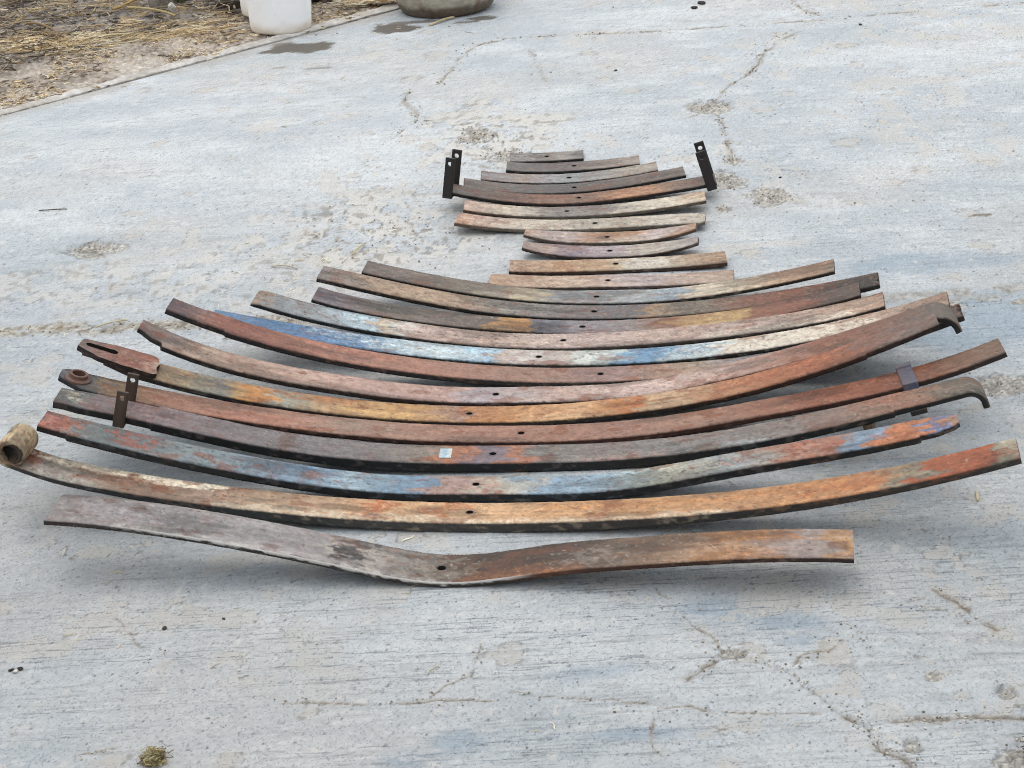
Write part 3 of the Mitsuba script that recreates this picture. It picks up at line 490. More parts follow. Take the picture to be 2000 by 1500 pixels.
def strip(S, wf, wb, zb, zt, r, ds):
    """A bar laid straight along x: stations S, front and back half widths, bottom and top, corner radius."""
    wmax, tmax = float((wf + wb).max()), float((zt - zb).max())
    nt, nb, ns = max(6, int(wmax / ds)), max(4, int(wmax / ds / 3)), max(3, int(tmax / ds))
    A = np.linspace(0, np.pi / 2, 4)[1:-1]
    ring = []                                               # (k along width 0 front..1 back, lateral inset in r, k along height, height inset in r)
    for k in np.linspace(0, 1, nb + 1):
        ring.append((k, 1 - 2 * k, 0, 0))                   # bottom, front to back
    ring += [(1, -1 + math.sin(a), 0, 1 - math.cos(a)) for a in A]
    for k in np.linspace(0, 1, ns + 1):
        ring.append((1, 0, k, 1 - 2 * k))                   # back side, up
    ring += [(1, -1 + math.cos(a), 1, -1 + math.sin(a)) for a in A]
    for k in np.linspace(1, 0, nt + 1):
        ring.append((k, 1 - 2 * k, 1, 0))                   # top, back to front
    ring += [(0, 1 - math.sin(a), 1, -1 + math.cos(a)) for a in A]
    for k in np.linspace(1, 0, ns + 1):
        ring.append((0, 0, k, 1 - 2 * k))                   # front side, down
    ring += [(0, 1 - math.cos(a), 0, 1 - math.sin(a)) for a in A]
    q = np.array(ring)
    n, m = len(S), len(q)
    lat = -wf[:, None] + (wf + wb)[:, None] * q[None, :, 0] + r * q[None, :, 1]
    z = zb[:, None] + (zt - zb)[:, None] * q[None, :, 2] + r * q[None, :, 3]
    V = np.stack([np.repeat(S[:, None], m, 1), lat, z], -1).reshape(-1, 3)
    i, j = np.meshgrid(np.arange(n - 1), np.arange(m), indexing='ij')
    i, j = i.ravel(), j.ravel()
    a, b = i * m + j, i * m + (j + 1) % m
    F = np.vstack([np.stack([a, b, b + m], 1), np.stack([a, b + m, a + m], 1)])
    c0, c1 = len(V), len(V) + 1
    V = np.vstack([V, [[S[0], (wb[0] - wf[0]) / 2, (zb[0] + zt[0]) / 2], [S[-1], (wb[-1] - wf[-1]) / 2, (zb[-1] + zt[-1]) / 2]]])
    j = np.arange(m); k = (j + 1) % m; e = (n - 1) * m
    F = np.vstack([F, np.stack([0 * j + c0, k, j], 1), np.stack([0 * j + c1, e + j, e + k], 1)])
    return V, F


def cut(V, F, tools):
    body = m3.Manifold(m3.Mesh(np.ascontiguousarray(V, np.float32), np.ascontiguousarray(F, np.uint32)))
    if body.is_empty() or not tools:
        return V, F
    for t in tools:
        body = body - t
    m = body.to_mesh()
    return np.array(m.vert_properties[:, :3], float), np.array(m.tri_verts, int)


def drill(x, y, r, z0=-.1, z1=.2):
    return m3.Manifold.cylinder(z1 - z0, r, r, 28).translate([x, y, z0])


def slot(x0, x1, y, r):
    return m3.Manifold.batch_hull([drill(x0, y, r), drill(x1, y, r)])


class Path:
    """The curve of a bar's underside in its own upright plane, by arc length from the centre bolt."""
    def __init__(self, sz):
        sz = np.array(sz)
        d = np.r_[0, np.cumsum(np.hypot(*np.diff(sz, axis=0).T))]
        k0 = np.argmin(np.abs(sz[:, 0]) + 10 * (sz[:, 1] > .05))
        self.u, self.sz = d - d[k0] - sz[k0, 0] * 0, sz
        g = np.gradient(sz, d, axis=0)
        self.t = g / np.linalg.norm(g, axis=1, keepdims=True)

    def at(self, u):
        p = np.stack([np.interp(u, self.u, self.sz[:, k]) for k in (0, 1)], -1)
        t = np.stack([np.interp(u, self.u, self.t[:, k]) for k in (0, 1)], -1)
        return p, t / np.linalg.norm(t, axis=1, keepdims=True)


def bend(V, path, fit):
    p, t = path.at(V[:, 0])
    s, z = p[:, 0] - t[:, 1] * V[:, 2], p[:, 1] + t[:, 0] * V[:, 2]
    a = math.radians(fit[2])
    return np.stack([fit[0] + s * math.cos(a) - V[:, 1] * math.sin(a), fit[1] + s * math.sin(a) + V[:, 1] * math.cos(a), z], -1)


def calm(c):
    m = c @ np.array([.30, .55, .15])
    blue = c[2] > c[0] * 1.08
    return (m + (c - m) * (.72 if blue else .86) * FADE[0]) * ([.97, 1.01, .98] if blue else [1.03, 1.0, .97])


FADE = [1.0]


def ramp(u, stops, soft=1.0):
    us = np.array([q[0] for q in stops]); cs = np.array([calm(hexlin(q[1], .55)) for q in stops])
    return np.stack([np.interp(u, us, cs[:, k]) for k in range(3)], -1)


sst = lambda a, b, x: (lambda t: t * t * (3 - 2 * t))(np.clip((x - a) / (b - a), 0, 1))


def paint(V, u, v, top, look, seed, length, small=False):
    """The colour of each vertex: worn paint, rust and dust as noise laid along the bar. u, v: along and across, 0 to 1; top: 1 on the upper face."""
    seg, pats, side = look
    N = lambda fx, fy, s=0, o=3: meshkit.fbm(np.stack([V[:, 0] * fx + 31.7 * seed, V[:, 1] * fy, V[:, 2] * fy + 7 * s], -1), o, seed * 13 + s)
    c0 = 1.30 if seed in (18, 19) else 1.2 if 14 <= seed <= 17 else 1.10 if seed > 19 else 1.08
    wob = (N(14, 40, 1, 4) - .5) * .17 / max(length, .4) + (N(70, 90, 2, 3) - .5) * .05 / max(length, .4)
    c = ramp(u + wob, seg) * c0
    lo, fine, grit, streak = N(16, 26, 3), N(170, 190, 4, 2), N(340, 340, 5, 1), N(9, 190, 6, 3)
    for u0, u1, v0, v1, h, s, k in pats:
        e = .006 / length
        n1 = (N(15, 55, 27, 4) - .5) * .12 / length + (N(75, 95, 28, 3) - .5) * .045 / length
        m = sst(u0 - e, u0 + e, u + n1) * sst(u1 + e, u1 - e, u + n1)
        n2 = (N(38, 60, 8, 3) - .5) * .5 + (fine - .5) * .25
        m *= (1 if v0 <= 0 else sst(v0 - .09, v0 + .09, v + n2 * .7)) * (1 if v1 >= 1 else sst(v1 + .09, v1 - .09, v + n2 * .7))
        m *= (1 - k) + k * sst(.46, .58, N(95, 120, 9, 2) * .6 + N(200, 240, 10, 1) * .4 + .03)
        c = c * (1 - s * m[:, None]) + s * m[:, None] * calm(hexlin(h, .55)) * (.8 + .4 * grit[:, None])
    if small:
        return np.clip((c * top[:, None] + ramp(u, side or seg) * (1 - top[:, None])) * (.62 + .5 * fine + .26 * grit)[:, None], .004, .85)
    c = c * (.52 + .44 * fine[:, None] + .50 * grit[:, None])
    c *= (.80 + .40 * streak[:, None]) * (.90 + .20 * sst(.35, .65, N(85, 110, 18, 3)))[:, None]
    dark = sst(.53, .63, N(6, 24, 26, 5))                   # grimy stretches and lengthwise stains
    c = c * (1 - ((.40 if seed < 14 else .20) * dark)[:, None])
    c = c * (1 + (.16 * sst(.52, .62, N(5, 30, 29, 4)))[:, None])
    blot = (sst(.60, .645, N(20, 34, 30, 5)) * (.55 if seed < 10 else .30))[:, None]
    c = c * (1 - blot) + blot * hexlin('8a4e30' if seed not in (4, 1) else '6a4634') * (.55 + .9 * grit[:, None])
    k = N(46, 62, 21, 4)                                     # flaked skin: crisp lighter islands with dark broken rims
    zone = sst(.48, .60, N(8, 12, 22, 2))
    c = c * (1 + (.22 * sst(.560, .575, k) * zone)[:, None])
    c = c * (1 - (.50 * sst(.012, .003, np.abs(k - .562)) * zone * sst(.42, .55, N(70, 70, 23, 2)))[:, None])
    k = N(26, 90, 24, 4)
    c = c * (1 - (.45 * sst(.010, .002, np.abs(k - .53)) * sst(.50, .62, N(12, 20, 25, 2)))[:, None])
    rust = (sst(.58, .66, N(60, 75, 11, 4)) * .24)[:, None]
    c = c * (1 - rust) + rust * hexlin('8a5238') * (.6 + .8 * fine[:, None])
    pit = (sst(.70, .80, N(150, 170, 12, 2)) * .75)[:, None]
    c = c * (1 - pit * .72)
    dust = (sst(.66, .84, N(170, 170, 14, 2)) * .28)[:, None]
    c = c * (1 - dust) + dust * hexlin('c8c0b0')
    fleck = (sst(.93, .97, N(290, 200, 15, 1)) * .45)[:, None]
    c = c * (1 - fleck) + fleck * hexlin('e0dbd0')
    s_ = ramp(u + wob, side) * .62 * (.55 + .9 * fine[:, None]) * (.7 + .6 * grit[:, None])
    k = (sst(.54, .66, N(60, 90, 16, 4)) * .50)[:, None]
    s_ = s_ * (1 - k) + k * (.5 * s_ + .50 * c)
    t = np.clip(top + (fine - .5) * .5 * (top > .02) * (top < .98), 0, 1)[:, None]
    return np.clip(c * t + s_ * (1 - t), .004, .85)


def split_classes(V, F, cls):
    """Gives each class of faces its own vertices, so that hard edges stay hard under smooth shading."""
    key = F.astype(np.int64) * 8 + cls[:, None]
    uq, inv = np.unique(key.ravel(), return_inverse=True)
    return uq // 8, inv.reshape(-1, 3)


def bar(fit, look, seed, path, u0, u1, wf, wb, zb, zt, tools=(), r=.003, ds=.003, holes=(), dent=1.0, span=None):
    """One bar: shaped straight, cut, pitted, painted and bent. Returns (vertices, faces, colours, straight x of each vertex)."""
    S = np.linspace(u0, u1, max(8, int((u1 - u0) / ds)))
    f = lambda g: np.asarray(g(S) if callable(g) else np.full(len(S), float(g)))
    WF, WB, ZB, ZT = f(wf), f(wb), f(zb), f(zt)
    V, F = strip(S, WF, WB, ZB, ZT, r, ds)
    nz = meshkit.fbm(V * [140, 160, 160] + seed * 11.3, 3, seed) - .5
    nz2 = meshkit.fbm(V * [28, 40, 40] + seed * 5.1, 3, seed + 50) - .5
    V[:, 2] += np.where(V[:, 2] > (np.interp(V[:, 0], S, ZT) + np.interp(V[:, 0], S, ZB)) / 2, 1, .3) * (nz * .0009 + nz2 * .0012) * dent
    V[:, 1] += (meshkit.fbm(V * [60, 1, 60] + seed * 3.3, 3, seed + 9) - .5) * .0022 * dent
    V, F = cut(V, F, list(tools))
    ce = V[F].mean(1)
    nn = np.cross(V[F[:, 1]] - V[F[:, 0]], V[F[:, 2]] - V[F[:, 0]])
    nn /= np.linalg.norm(nn, axis=1, keepdims=True) + 1e-12
    cls = np.zeros(len(F), int)
    cls[(ce[:, 0] < u0 + 1e-4) & (nn[:, 0] < -.8)] = 1
    cls[(ce[:, 0] > u1 - 1e-4) & (nn[:, 0] > .8)] = 2
    for hx0, hx1, hy, hr in holes:
        d = np.hypot(ce[:, 0] - np.clip(ce[:, 0], hx0, hx1), ce[:, 1] - hy)
        cls[(d < hr + 4e-4) & (np.abs(nn[:, 2]) < .6)] = 3
    src, F = split_classes(V, F, cls)
    vc = np.zeros(len(src), int); vc[F.ravel()] = np.repeat(cls, 3)
    V = V[src]
    iw = lambda g: np.interp(V[:, 0], S, g)
    v = (V[:, 1] + iw(WF)) / (iw(WF) + iw(WB))
    top = sst(.0 - r * 1.1, -r * .35, V[:, 2] - iw(ZT))
    top = np.where(vc == 0, top, 0)
    lo, hi = span or (u0, u1)
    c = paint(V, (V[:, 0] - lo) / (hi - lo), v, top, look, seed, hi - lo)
    if seed == 1:                                           # bright chipped edge of the front leaf
        uu = (V[:, 0] - lo) / (hi - lo)
        zf = (V[:, 2] - iw(ZB)) / (iw(ZT) - iw(ZB))
        ch = meshkit.fbm(V * [90, 1, 300], 2, 77)
        m = (V[:, 1] < -iw(WF) + .002) * sst(.50, .66, zf + (ch - .5) * .8) * sst(.06, .16, uu) * sst(.63, .57, uu) * .85
        c = c * (1 - m[:, None]) + m[:, None] * hexlin('e0deda')
    c[vc == 3] *= .35
    for hx0, hx1, hy, hr in holes:
        d = np.hypot(V[:, 0] - np.clip(V[:, 0], hx0, hx1), V[:, 1] - hy)
        c *= (1 - .5 * sst(hr + .004, hr, d) * (top > .5))[:, None]
    return bend(V, path, fit), F, c, V[:, 0]


def put(key, W, F, c, mat='mat_steel'):
    used = np.unique(F)
    re = np.full(len(W), -1); re[used] = np.arange(len(used))
    scene[key] = mikit.ply((W[used], re[F]), mat, smooth=True, color=c[used])


def fit_curve(fit, lo=0.0, hi=0.0, n=400):
    a, b, z = fit[4], fit[5], fit[7]
    cs = CubicSpline(np.linspace(a, b, len(z)), z)
    s = np.linspace(a, b, n)
    pts = np.stack([s, np.maximum(cs(s), 0)], -1)
    if lo:                                                   # run on straight at the ends
        d = pts[0] - pts[4]; d /= np.linalg.norm(d)
        pts = np.vstack([pts[0] + d * np.linspace(lo, .001, 30)[:, None], pts])
    if hi:
        d = pts[-1] - pts[-5]; d /= np.linalg.norm(d)
        pts = np.vstack([pts, pts[-1] + d * np.linspace(.001, hi, 30)[:, None]])
    return pts


def arc_end(pts, R, turn, straight, left=False):
    """Adds a bend of radius R (turn in degrees, positive up, seen running outward) and a straight piece to one end of a curve."""
    p = pts[::-1] if left else pts
    d = p[-1] - p[-4]; d /= np.linalg.norm(d)
    side = np.array([-d[1], d[0]]) * (1 if turn > 0 else -1)
    if left:
        side = -side
    a = np.radians(np.linspace(0, abs(turn), 60)[1:])
    c = p[-1] + side * R
    arc = c + R * (-side * np.cos(a)[:, None] + d * np.sin(a)[:, None])
    out = [p, arc]
    if straight:
        e = arc[-1] - arc[-2]; e /= np.linalg.norm(e)
        out.append(arc[-1] + e * np.linspace(.001, straight, 15)[:, None])
    p = np.vstack(out)
    return p[::-1] if left else p


def lerp(*knots):
    k = np.array(knots)
    return lambda s: np.interp(s, k[:, 0], k[:, 1])


LABEL = [
    'wide front leaf spring bent to a flat V, mauve left and rusty right',
    'long rusty orange leaf spring with a rolled eye at its left end',
    'blue and rust patched leaf spring right behind the one with the rolled eye',
    'thick dark grey leaf spring with hooked right end, small sticker and upright two-armed clip',
    'red-brown leaf spring, raised ring at its left end, metal band round its right',
    'orange-tan leaf spring with a slotted reddish plate on its left end',
    'pinkish leaf spring whose hooked right end curls over the end of the slotted-plate leaf',
    'rose-brown leaf spring with a straight narrow left tongue and a jagged broken right end',
    'bright blue and cream painted leaf spring, bluest of the row',
    'pale pinkish-grey leaf spring with a light blue patch on its left half',
    'dark mauve leaf spring with orange and yellow patches either side of its bolt hole',
    'grey-brown leaf spring with a dark brown, chipped right end behind the mauve one',
    'rearmost of the strongly curved long leaves, dark left and cream right',
    'nearly straight pinkish-tan short leaf, nearest of the short leaves',
    'straight tan short leaf with rust-brown front edge and a pale patch right of its hole',
    'mauve short leaf with tapered pointed ends, in front of its orange-ended twin',
    'pinkish short leaf with tapered, orange-tipped ends',
    'cream-grey leaf with a crumbly front edge, behind the two tapered leaves',
    'cream and pink leaf with a dark grey middle, directly in front of the clipped one',
    'dark brown leaf with upright black clips at both ends and an orange patch',
    'dark grey-brown curved leaf directly behind the one with the black clips',
    'smooth light grey curved leaf, third from the back of the row',
    'dark grey short leaf with a tan right end, second from the back',
    'shortest leaf of all, a small flat grey bar at the far end of the row',
]
for idx, (fit, look) in enumerate(zip(FITS, LOOKS)):
    nr, seed = idx + 1, idx + 1
    key = 'leaf_spring' if idx == 0 else f'leaf_spring_{idx:03d}'
    tag(key, LABEL[idx], 'leaf spring', 'leaf springs laid out in a row on the concrete')
    x, y, yaw, w, a, b, t, zs = fit
    FADE[0] = 1.13 if nr < 9 else 1.0 if nr < 14 else .76
    h = w / 2
    pts = fit_curve(fit)
    hole_r = .0064 if nr != 1 else .0078
    tools, holes = [drill(0, 0, hole_r)], [(0, 0, 0, hole_r)]
    wf = wb = h
    zb, zt, r, ds = 0.0, t, min(.0035, t * .3), .0028 if nr < 14 else .0034
    cutu = []                                               # (from, to, part name) split off as parts
    if nr == 1:
        r = .0025
    if nr == 2:                                             # rolled eye: the bar curls up and over
        pts = fit_curve(fit, lo=.020)
        pts[:, 1] += .012 * np.clip((-.70 - pts[:, 0]) / .12, 0, 1) ** 2
        pts = arc_end(pts, .0275, 322, 0, left=True)
        path = Path(pts)
        ue = path.u[np.argmin(np.abs(pts[:, 0] - (a - .018)) + (pts[:, 1] > .135) * 9)]
        zt = lerp((path.u[0], .0115), (ue, .0115), (ue + .12, .0125), (ue + .45, .019), (.1, .021), (.5, .018), (path.u[-1], .014))
        cutu = [(path.u[0], ue - .012, 'eye')]
    elif nr == 4:                                           # hooked right end
        pts = fit_curve(fit); pts = pts[pts[:, 0] < b - .006]
        pts = arc_end(pts, .024, -88, .007)
        path = Path(pts)
        st, sr = -.644, .748
        wf = lerp((-2, h - .013), (a + .0001, h - .013), (a + .028, h - .006), (st - .001, h - .006), (st + .001, h), (sr, h), (sr + .002, h - .006), (2, h - .007))
        zt = lerp((-2, .015), (st - .001, .016), (st + .001, .019), (-.2, .021), (.3, .021), (.7, .015), (sr, .015), (.8, .012), (2, .0115))
        cutu = [(path.u[-1] - .056, 9, 'hook')]
        tools.append(drill(.699, 0, .0058, .2, .3))
    elif nr == 7:
        pts = arc_end(fit_curve(fit), .030, -84, .008)
        path = Path(pts)
        wf = lerp((-2, h - .034), (a - .02, h - .030), (a + .004, h - .017), (a + .026, h - .015), (a + .030, h), (.62, h), (.70, h - .003), (2, h - .003))
        wb = lerp((-2, h), (.60, h), (.72, h + .006), (.80, h + .010), (2, h + .010))
        cutu = [(path.u[-1] - .052, 9, 'hook')]
    else:
        path = Path(pts)
    A, B = path.u[0], path.u[-1]
    if nr == 3:
        wf = lerp((A, h - .007), (A + .055, h - .007), (A + .057, h), (.80, h), (.802, h - .008), (B - .045, h - .008), (B - .012, h - .016), (B, h - .026))
        wb = lerp((A, h), (B - .05, h), (B - .02, h - .005), (B, h - .017))
        zt = lerp((A, .014), (A + .055, .014), (A + .057, .0165), (-.2, .0185), (.3, .0185), (.8, .015), (.802, .013), (B, .012))
    if nr == 5:
        wf = lerp((A, h - .034), (A + .050, h - .004), (A + .07, h), (.755, h), (.757, h - .004), (B, h - .004))
        wb = lerp((A, h - .010), (A + .012, h - .002), (A + .10, h), (B, h - .002))
        tools.append(drill(A + .036, 0, .0125)); holes.append((A + .036, A + .036, 0, .0125))
    if nr == 6:
        pts = fit_curve(fit, lo=.05); path = Path(pts); A, B = path.u[0], path.u[-1]
        wf = lerp((A, h - .02), (A + .06, h), (.785, h), (.788, h - .006), (B, h - .008))
        wb = lerp((A, h - .01), (A + .06, h), (B, h - .002))
    if nr == 8:
        wf = lerp((A, h - .009), (A + .128, h - .006), (A + .131, h), (.60, h), (B, h - .006))
        wb = lerp((A, h - .004), (A + .072, h - .004), (A + .075, h), (.6, h), (B, h - .004))
        tools += [drill(B + .004, .002, .013), drill(B - .001, .020, .006), drill(B + .003, -.022, .008)]
    if nr == 9:
        zt = lerp((A, .010), (-.3, .013), (B, .012))
    if nr == 12:
        tools += [drill(B + .006, -.012, .010), drill(B + .004, .022, .007)]
        wf = lerp((A, h), (B - .03, h), (B, h - .004))
    if nr == 14:
        wf = lerp((A, h - .012), (A + .012, h - .003), (A + .03, h), (B, h)); wb = lerp((A, h - .012), (A + .012, h - .003), (A + .03, h), (B, h - .002))
    if nr in (16, 17):
        wf = lerp((A, .024), (A + .012, .0275), (A + .075, h - .004), (A + .11, h), (B - .11, h), (B - .075, h - .004), (B - .012, .0275), (B, .024))
        wb = lerp((A, .019), (A + .012, .024), (A + .075, h - .003), (A + .11, h), (B - .11, h), (B - .075, h - .003), (B - .012, .024), (B, .019))
    if nr == 18:
        wf = lerp((A, h), (B - .01, h), (B, h - .012)); wb = lerp((A, h - .008), (A + .012, h), (B, h))
    if nr in (10,):
        zt = lerp((A, .008), (A + .02, .012), (B, .011))
    if nr == 20:
        pts = fit_curve(fit); path = Path(pts)
    if nr == 9:
        zs = zs[:]; zs[0] -= .011; zs[1] -= .003
        fit = fit[:7] + (zs,); path = Path(fit_curve(fit)); A, B = path.u[0], path.u[-1]
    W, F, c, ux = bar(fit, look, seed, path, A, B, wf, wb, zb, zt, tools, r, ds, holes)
    if nr == 2:                                             # the eye has kept its cream paint on the outside
        VV = np.c_[ux * 0, W[:, 1], W[:, 2]] + np.c_[W[:, 0], 0 * ux, 0 * ux]
        ce = paint(VV, np.clip((W[:, 1] - W[:, 1].min()) / .1, 0, 1), W[:, 2] * 0 + .5, np.ones(len(W)), ([(0, 'a89c84'), (1, 'b8a888')], [(0, 1, 0, 1, '9a5c3a', .85, 1), (0, 1, 0, 1, 'd8ccb0', .6, 1), (0, 1, 0, 1, '8a6a50', .7, 1)], [(0, '5c5048'), (1, '5c5048')]), 92, .08)
        inner = np.hypot(*(np.c_[W[:, 0], W[:, 2]] - np.array([np.mean([W[ux < ue - .04][:, 0].min(), W[ux < ue - .04][:, 0].max()]), np.mean([W[ux < ue - .04][:, 2].min(), W[ux < ue - .04][:, 2].max()])])).T)
        ce = np.where((inner < .0195)[:, None], hexlin('4a3a2e') * (.6 + .8 * ce), ce)
        face = (inner >= .0175) & (inner < .0262)
        ce = np.where(face[:, None], ce * .55, ce)
        k = sst(ue + .006, ue - .012, ux)[:, None]
        c = c * (1 - k) + ce * k
    uf = ux[F].mean(1)
    rest = np.ones(len(F), bool)
    for lo_, hi_, part in cutu:
        m = (uf >= lo_) & (uf < hi_)
        put(f'{key}__{part}', W, F[m], c)
        rest &= ~m
    put(f'{key}__blade', W, F[rest], c)

    def on(s, lat, zz):                                     # point and frame on this leaf
        p, tt = path.at(np.array([float(s)]))
        q = bend(np.array([[s, lat, zz]]), path, fit)[0]
        ca, sa = math.cos(math.radians(yaw)), math.sin(math.radians(yaw))
        T1 = np.array([tt[0, 0] * ca, tt[0, 0] * sa, tt[0, 1]]); N1 = np.array([-tt[0, 1] * ca, -tt[0, 1] * sa, tt[0, 0]]); L1 = np.array([-sa, ca, 0])
        return q, np.stack([T1, L1, N1], 1)

    def part(name, s, mesh, seed2, look2, mat='mat_black_iron', lat=0.0, zz=0.0, label=None, ds2=.003, skew=0.0):
        """A small piece modelled about the origin (x along the leaf, y across, z off its face) and set on the leaf."""
        if isinstance(mesh, m3.Manifold):
            m_ = mesh.refine_to_length(ds2).to_mesh(); V_, F_ = np.array(m_.vert_properties[:, :3], float), np.array(m_.tri_verts, int)
        else:
            V_, F_ = np.array(mesh.vertices), np.array(mesh.faces)
        tri = trimesh.Trimesh(V_, F_, process=False)
        sm = trimesh.graph.smooth_shade(tri, angle=math.radians(35), facet_minarea=None)
        V_, F_ = np.array(sm.vertices), np.array(sm.faces)
        nrm = np.array(sm.vertex_normals)
        uu = (V_[:, 0] - V_[:, 0].min()) / max(np.ptp(V_[:, 0]), 1e-4); vv_ = (V_[:, 2] - V_[:, 2].min()) / max(np.ptp(V_[:, 2]), 1e-4)
        cc = paint(V_, uu, vv_, np.ones(len(V_)) * (look2[2] is None) if look2[2] is None else np.clip(nrm[:, 2], 0, 1), (look2[0], look2[1], look2[2] or look2[0]), seed2, .1, True)
        q, M = on(s, lat, zz)
        if skew:
            M = M @ np.array(trimesh.transformations.rotation_matrix(skew, [0, 0, 1]) @ trimesh.transformations.rotation_matrix(-.11, [0, 1, 0]))[:3, :3]
        k = num(f'{key}__{name}')
        scene[k] = mikit.ply((V_ @ M.T + q, F_), mat, smooth=True, color=cc)
        if label:
            labels[k] = {'label': label}
        return k

    def block(x0, x1, y0, y1, z0, z1, r_=.0012):
        return m3.Manifold.batch_hull([m3.Manifold.sphere(r_, 8).translate([p, q, s_]) for p in (x0 + r_, x1 - r_) for q in (y0 + r_, y1 - r_) for s_ in (z0 + r_, z1 - r_)])

    def arm(width, y0, y1, z0, z1, hz, hr):
        a_ = block(-width / 2, width / 2, y0, y1, z0, z1)
        if hr:
            a_ = a_ - m3.Manifold.cylinder(.4, hr, hr, 24).rotate([90, 0, 0]).translate([0, .2, hz])
        return a_

    RUST = ([(0, '3c2e28'), (.5, '46362e'), (1, '3e322c')], [], None)
    BLACK = ([(0, '242020'), (.5, '2a2524'), (1, '26211f')], [], None)
    if nr == 4:                                             # U-shaped clip, sticker, rivet, nuts beneath
        s = -.702
        part('clip', s, arm(.0220, -h - .006, -h - .0006, -.0012, .070, .057, .0053) + arm(.0220, h + .0012, h + .0062, -.0012, .070, .057, .0053) + block(-.0108, .0108, -h - .006, h + .006, -.0042, -.0006),
             61, ([(0, '4a3e36'), (.6, '54463c'), (1, '44382f')], [], None), label='upright rusty U clip with a hole in each arm')
        st_ = trimesh.creation.box((.0225, .040, .0006)).subdivide_to_size(.0012)
        part('sticker', -.089, st_, 62, ([(0, 'c4ccd4'), (.2, 'b4c8d8'), (.45, '9cc0d8'), (.7, 'c8d4dc'), (1, 'd0d4d8')], [(.25, .75, .1, .9, '8cb0cc', .0, .0)], None), zz=.0213 + .0006, label='small pale blue and white printed sticker')
        part('rivet', .699, trimesh.creation.torus(.0085, .0013, 32, 8), 63, ([(0, '8a7668'), (1, '7c6a5e')], [], None), zz=.0152)
        part('nut', .699, m3.Manifold.cylinder(.012, .011, .011, 6).translate([0, 0, -.012]), 64, ([(0, '5a4a38'), (1, '6a543c')], [], None), lat=-h + .008)
        part('bolt_head', .792, block(-.015, .015, -.010, .012, -.010, 0), 65, BLACK, lat=-h + .012, zz=.003)
    if nr == 5:                                             # ring at the left end, band round the right end
        ring = m3.Manifold.revolve(m3.CrossSection([[(.0125, 0), (.026, 0), (.0255, .0035), (.0185, .006), (.0175, .0125), (.0125, .0125)]]), 48)
        part('collar', A + .036, ring, 66, ([(0, '5c463c'), (.5, '6c4c40'), (1, '58443c')], [], None), zz=t - .0003, label='raised rusty ring round the end hole')
        out_, in_ = block(-.0145, .0145, -h - .0045, h + .0045, -.005, t + .005, .002), block(-.05, .05, -h + .0005, h + .0005, -.0005, t + .0009, .0008)
        lipp = m3.Manifold.cylinder(.029, .007, .007, 20).rotate([0, 90, 0]).translate([-.0145, h - .001, t + .004])
        part('clamp_band', .745, (out_ + lipp) - in_, 67, ([(0, '645c66'), (1, '606074')], [(0, 1, .0, .6, '5c6a8c', .5, .8)], None), label='dark bluish band clamped round the leaf')
    if nr == 6:                                             # slotted plate welded on the left end
        pw = .163
        outline = m3.CrossSection([[(0, -.012), (.045, -h + .005), (.09, -h - .003), (pw - .006, -h - .003), (pw, -h + .004), (pw - .006, -.01), (pw - .002, .01), (pw - .010, h - .004), (pw - .016, h + .001), (.09, h + .001), (.05, h - .004), (.004, .026)]])
        pl = m3.Manifold.extrude(outline, .011)
        pl = pl - slot(.022, .068, .006, .0092)
        pl = pl.refine_to_length(.0035)
        m_ = pl.to_mesh(); V_, F_ = np.array(m_.vert_properties[:, :3], float), np.array(m_.tri_verts, int)
        V_[:, 2] += np.where(V_[:, 2] > .008, (meshkit.fbm(V_ * 60, 3, 5) - .5) * .004, 0)
        floor_ = block(.004, .075, -.014, .026, -.007, -.0005) - drill(.016, .008, .0065)
        tri = trimesh.graph.smooth_shade(trimesh.Trimesh(V_, F_, process=False), angle=math.radians(40), facet_minarea=None)
        V_, F_ = np.array(tri.vertices), np.array(tri.faces)
        top = np.clip(np.array(tri.vertex_normals)[:, 2], 0, 1)
        cc = paint(V_, V_[:, 0] / pw, (V_[:, 1] + h) / w, top, ([(0, '70605a'), (.2, '7a6660'), (.45, '84645a'), (.7, '8c5c50'), (.88, '8e6050'), (1, 'a08c7c')], [(.35, .9, .2, .9, '9c5c4c', .6, .9), (.82, 1, .0, .6, 'b8a090', .6, .7), (.45, .75, .3, .8, '8a8474', .4, .8)], [(0, '2c2624'), (1, '33281f')]), 68, .15)
        p0 = path.u[0] - .057
        Vs = V_ + [p0, 0, t - .0005]
        ends = np.vstack([fit_curve(fit, lo=.12)])
        pth = Path(ends)
        scene[f'{key}__slotted_plate'] = mikit.ply((bend(Vs, pth, fit), F_), 'mat_steel', smooth=True, color=cc)
        labels[f'{key}__slotted_plate'] = {'label': 'reddish rusty end plate with a long slot'}
        m_ = floor_.refine_to_length(.004).to_mesh(); V_, F_ = np.array(m_.vert_properties[:, :3], float), np.array(m_.tri_verts, int)
        cc = paint(V_, V_[:, 0] / pw, V_[:, 1] * 0 + .5, np.zeros(len(V_)), ([(0, '50423a'), (1, '50423a')], [], [(0, '7c6050'), (1, '86685a')]), 69, .15)
        scene[f'{key}__backing_plate'] = mikit.ply((bend(V_ + [p0 + .008, 0, t - .0005], pth, fit), F_), 'mat_steel', smooth=True, color=cc)
    if nr == 20:
        for s, sd, ln in ((A + .016, 70, math.radians(-9)), (B - .014, 71, math.radians(-1))):
            part('clip', s, arm(.0255, -h - .0075, -h - .0012, -.006, .101, .085, .006) + arm(.0255, h + .0012, h + .0075, -.006, .101, .085, .006) + block(-.0125, .0125, -h - .0075, h + .0075, -.007, -.0016),
                 sd, BLACK, label='upright black U clip at the %s end' % ('left' if s < 0 else 'right'), skew=ln)

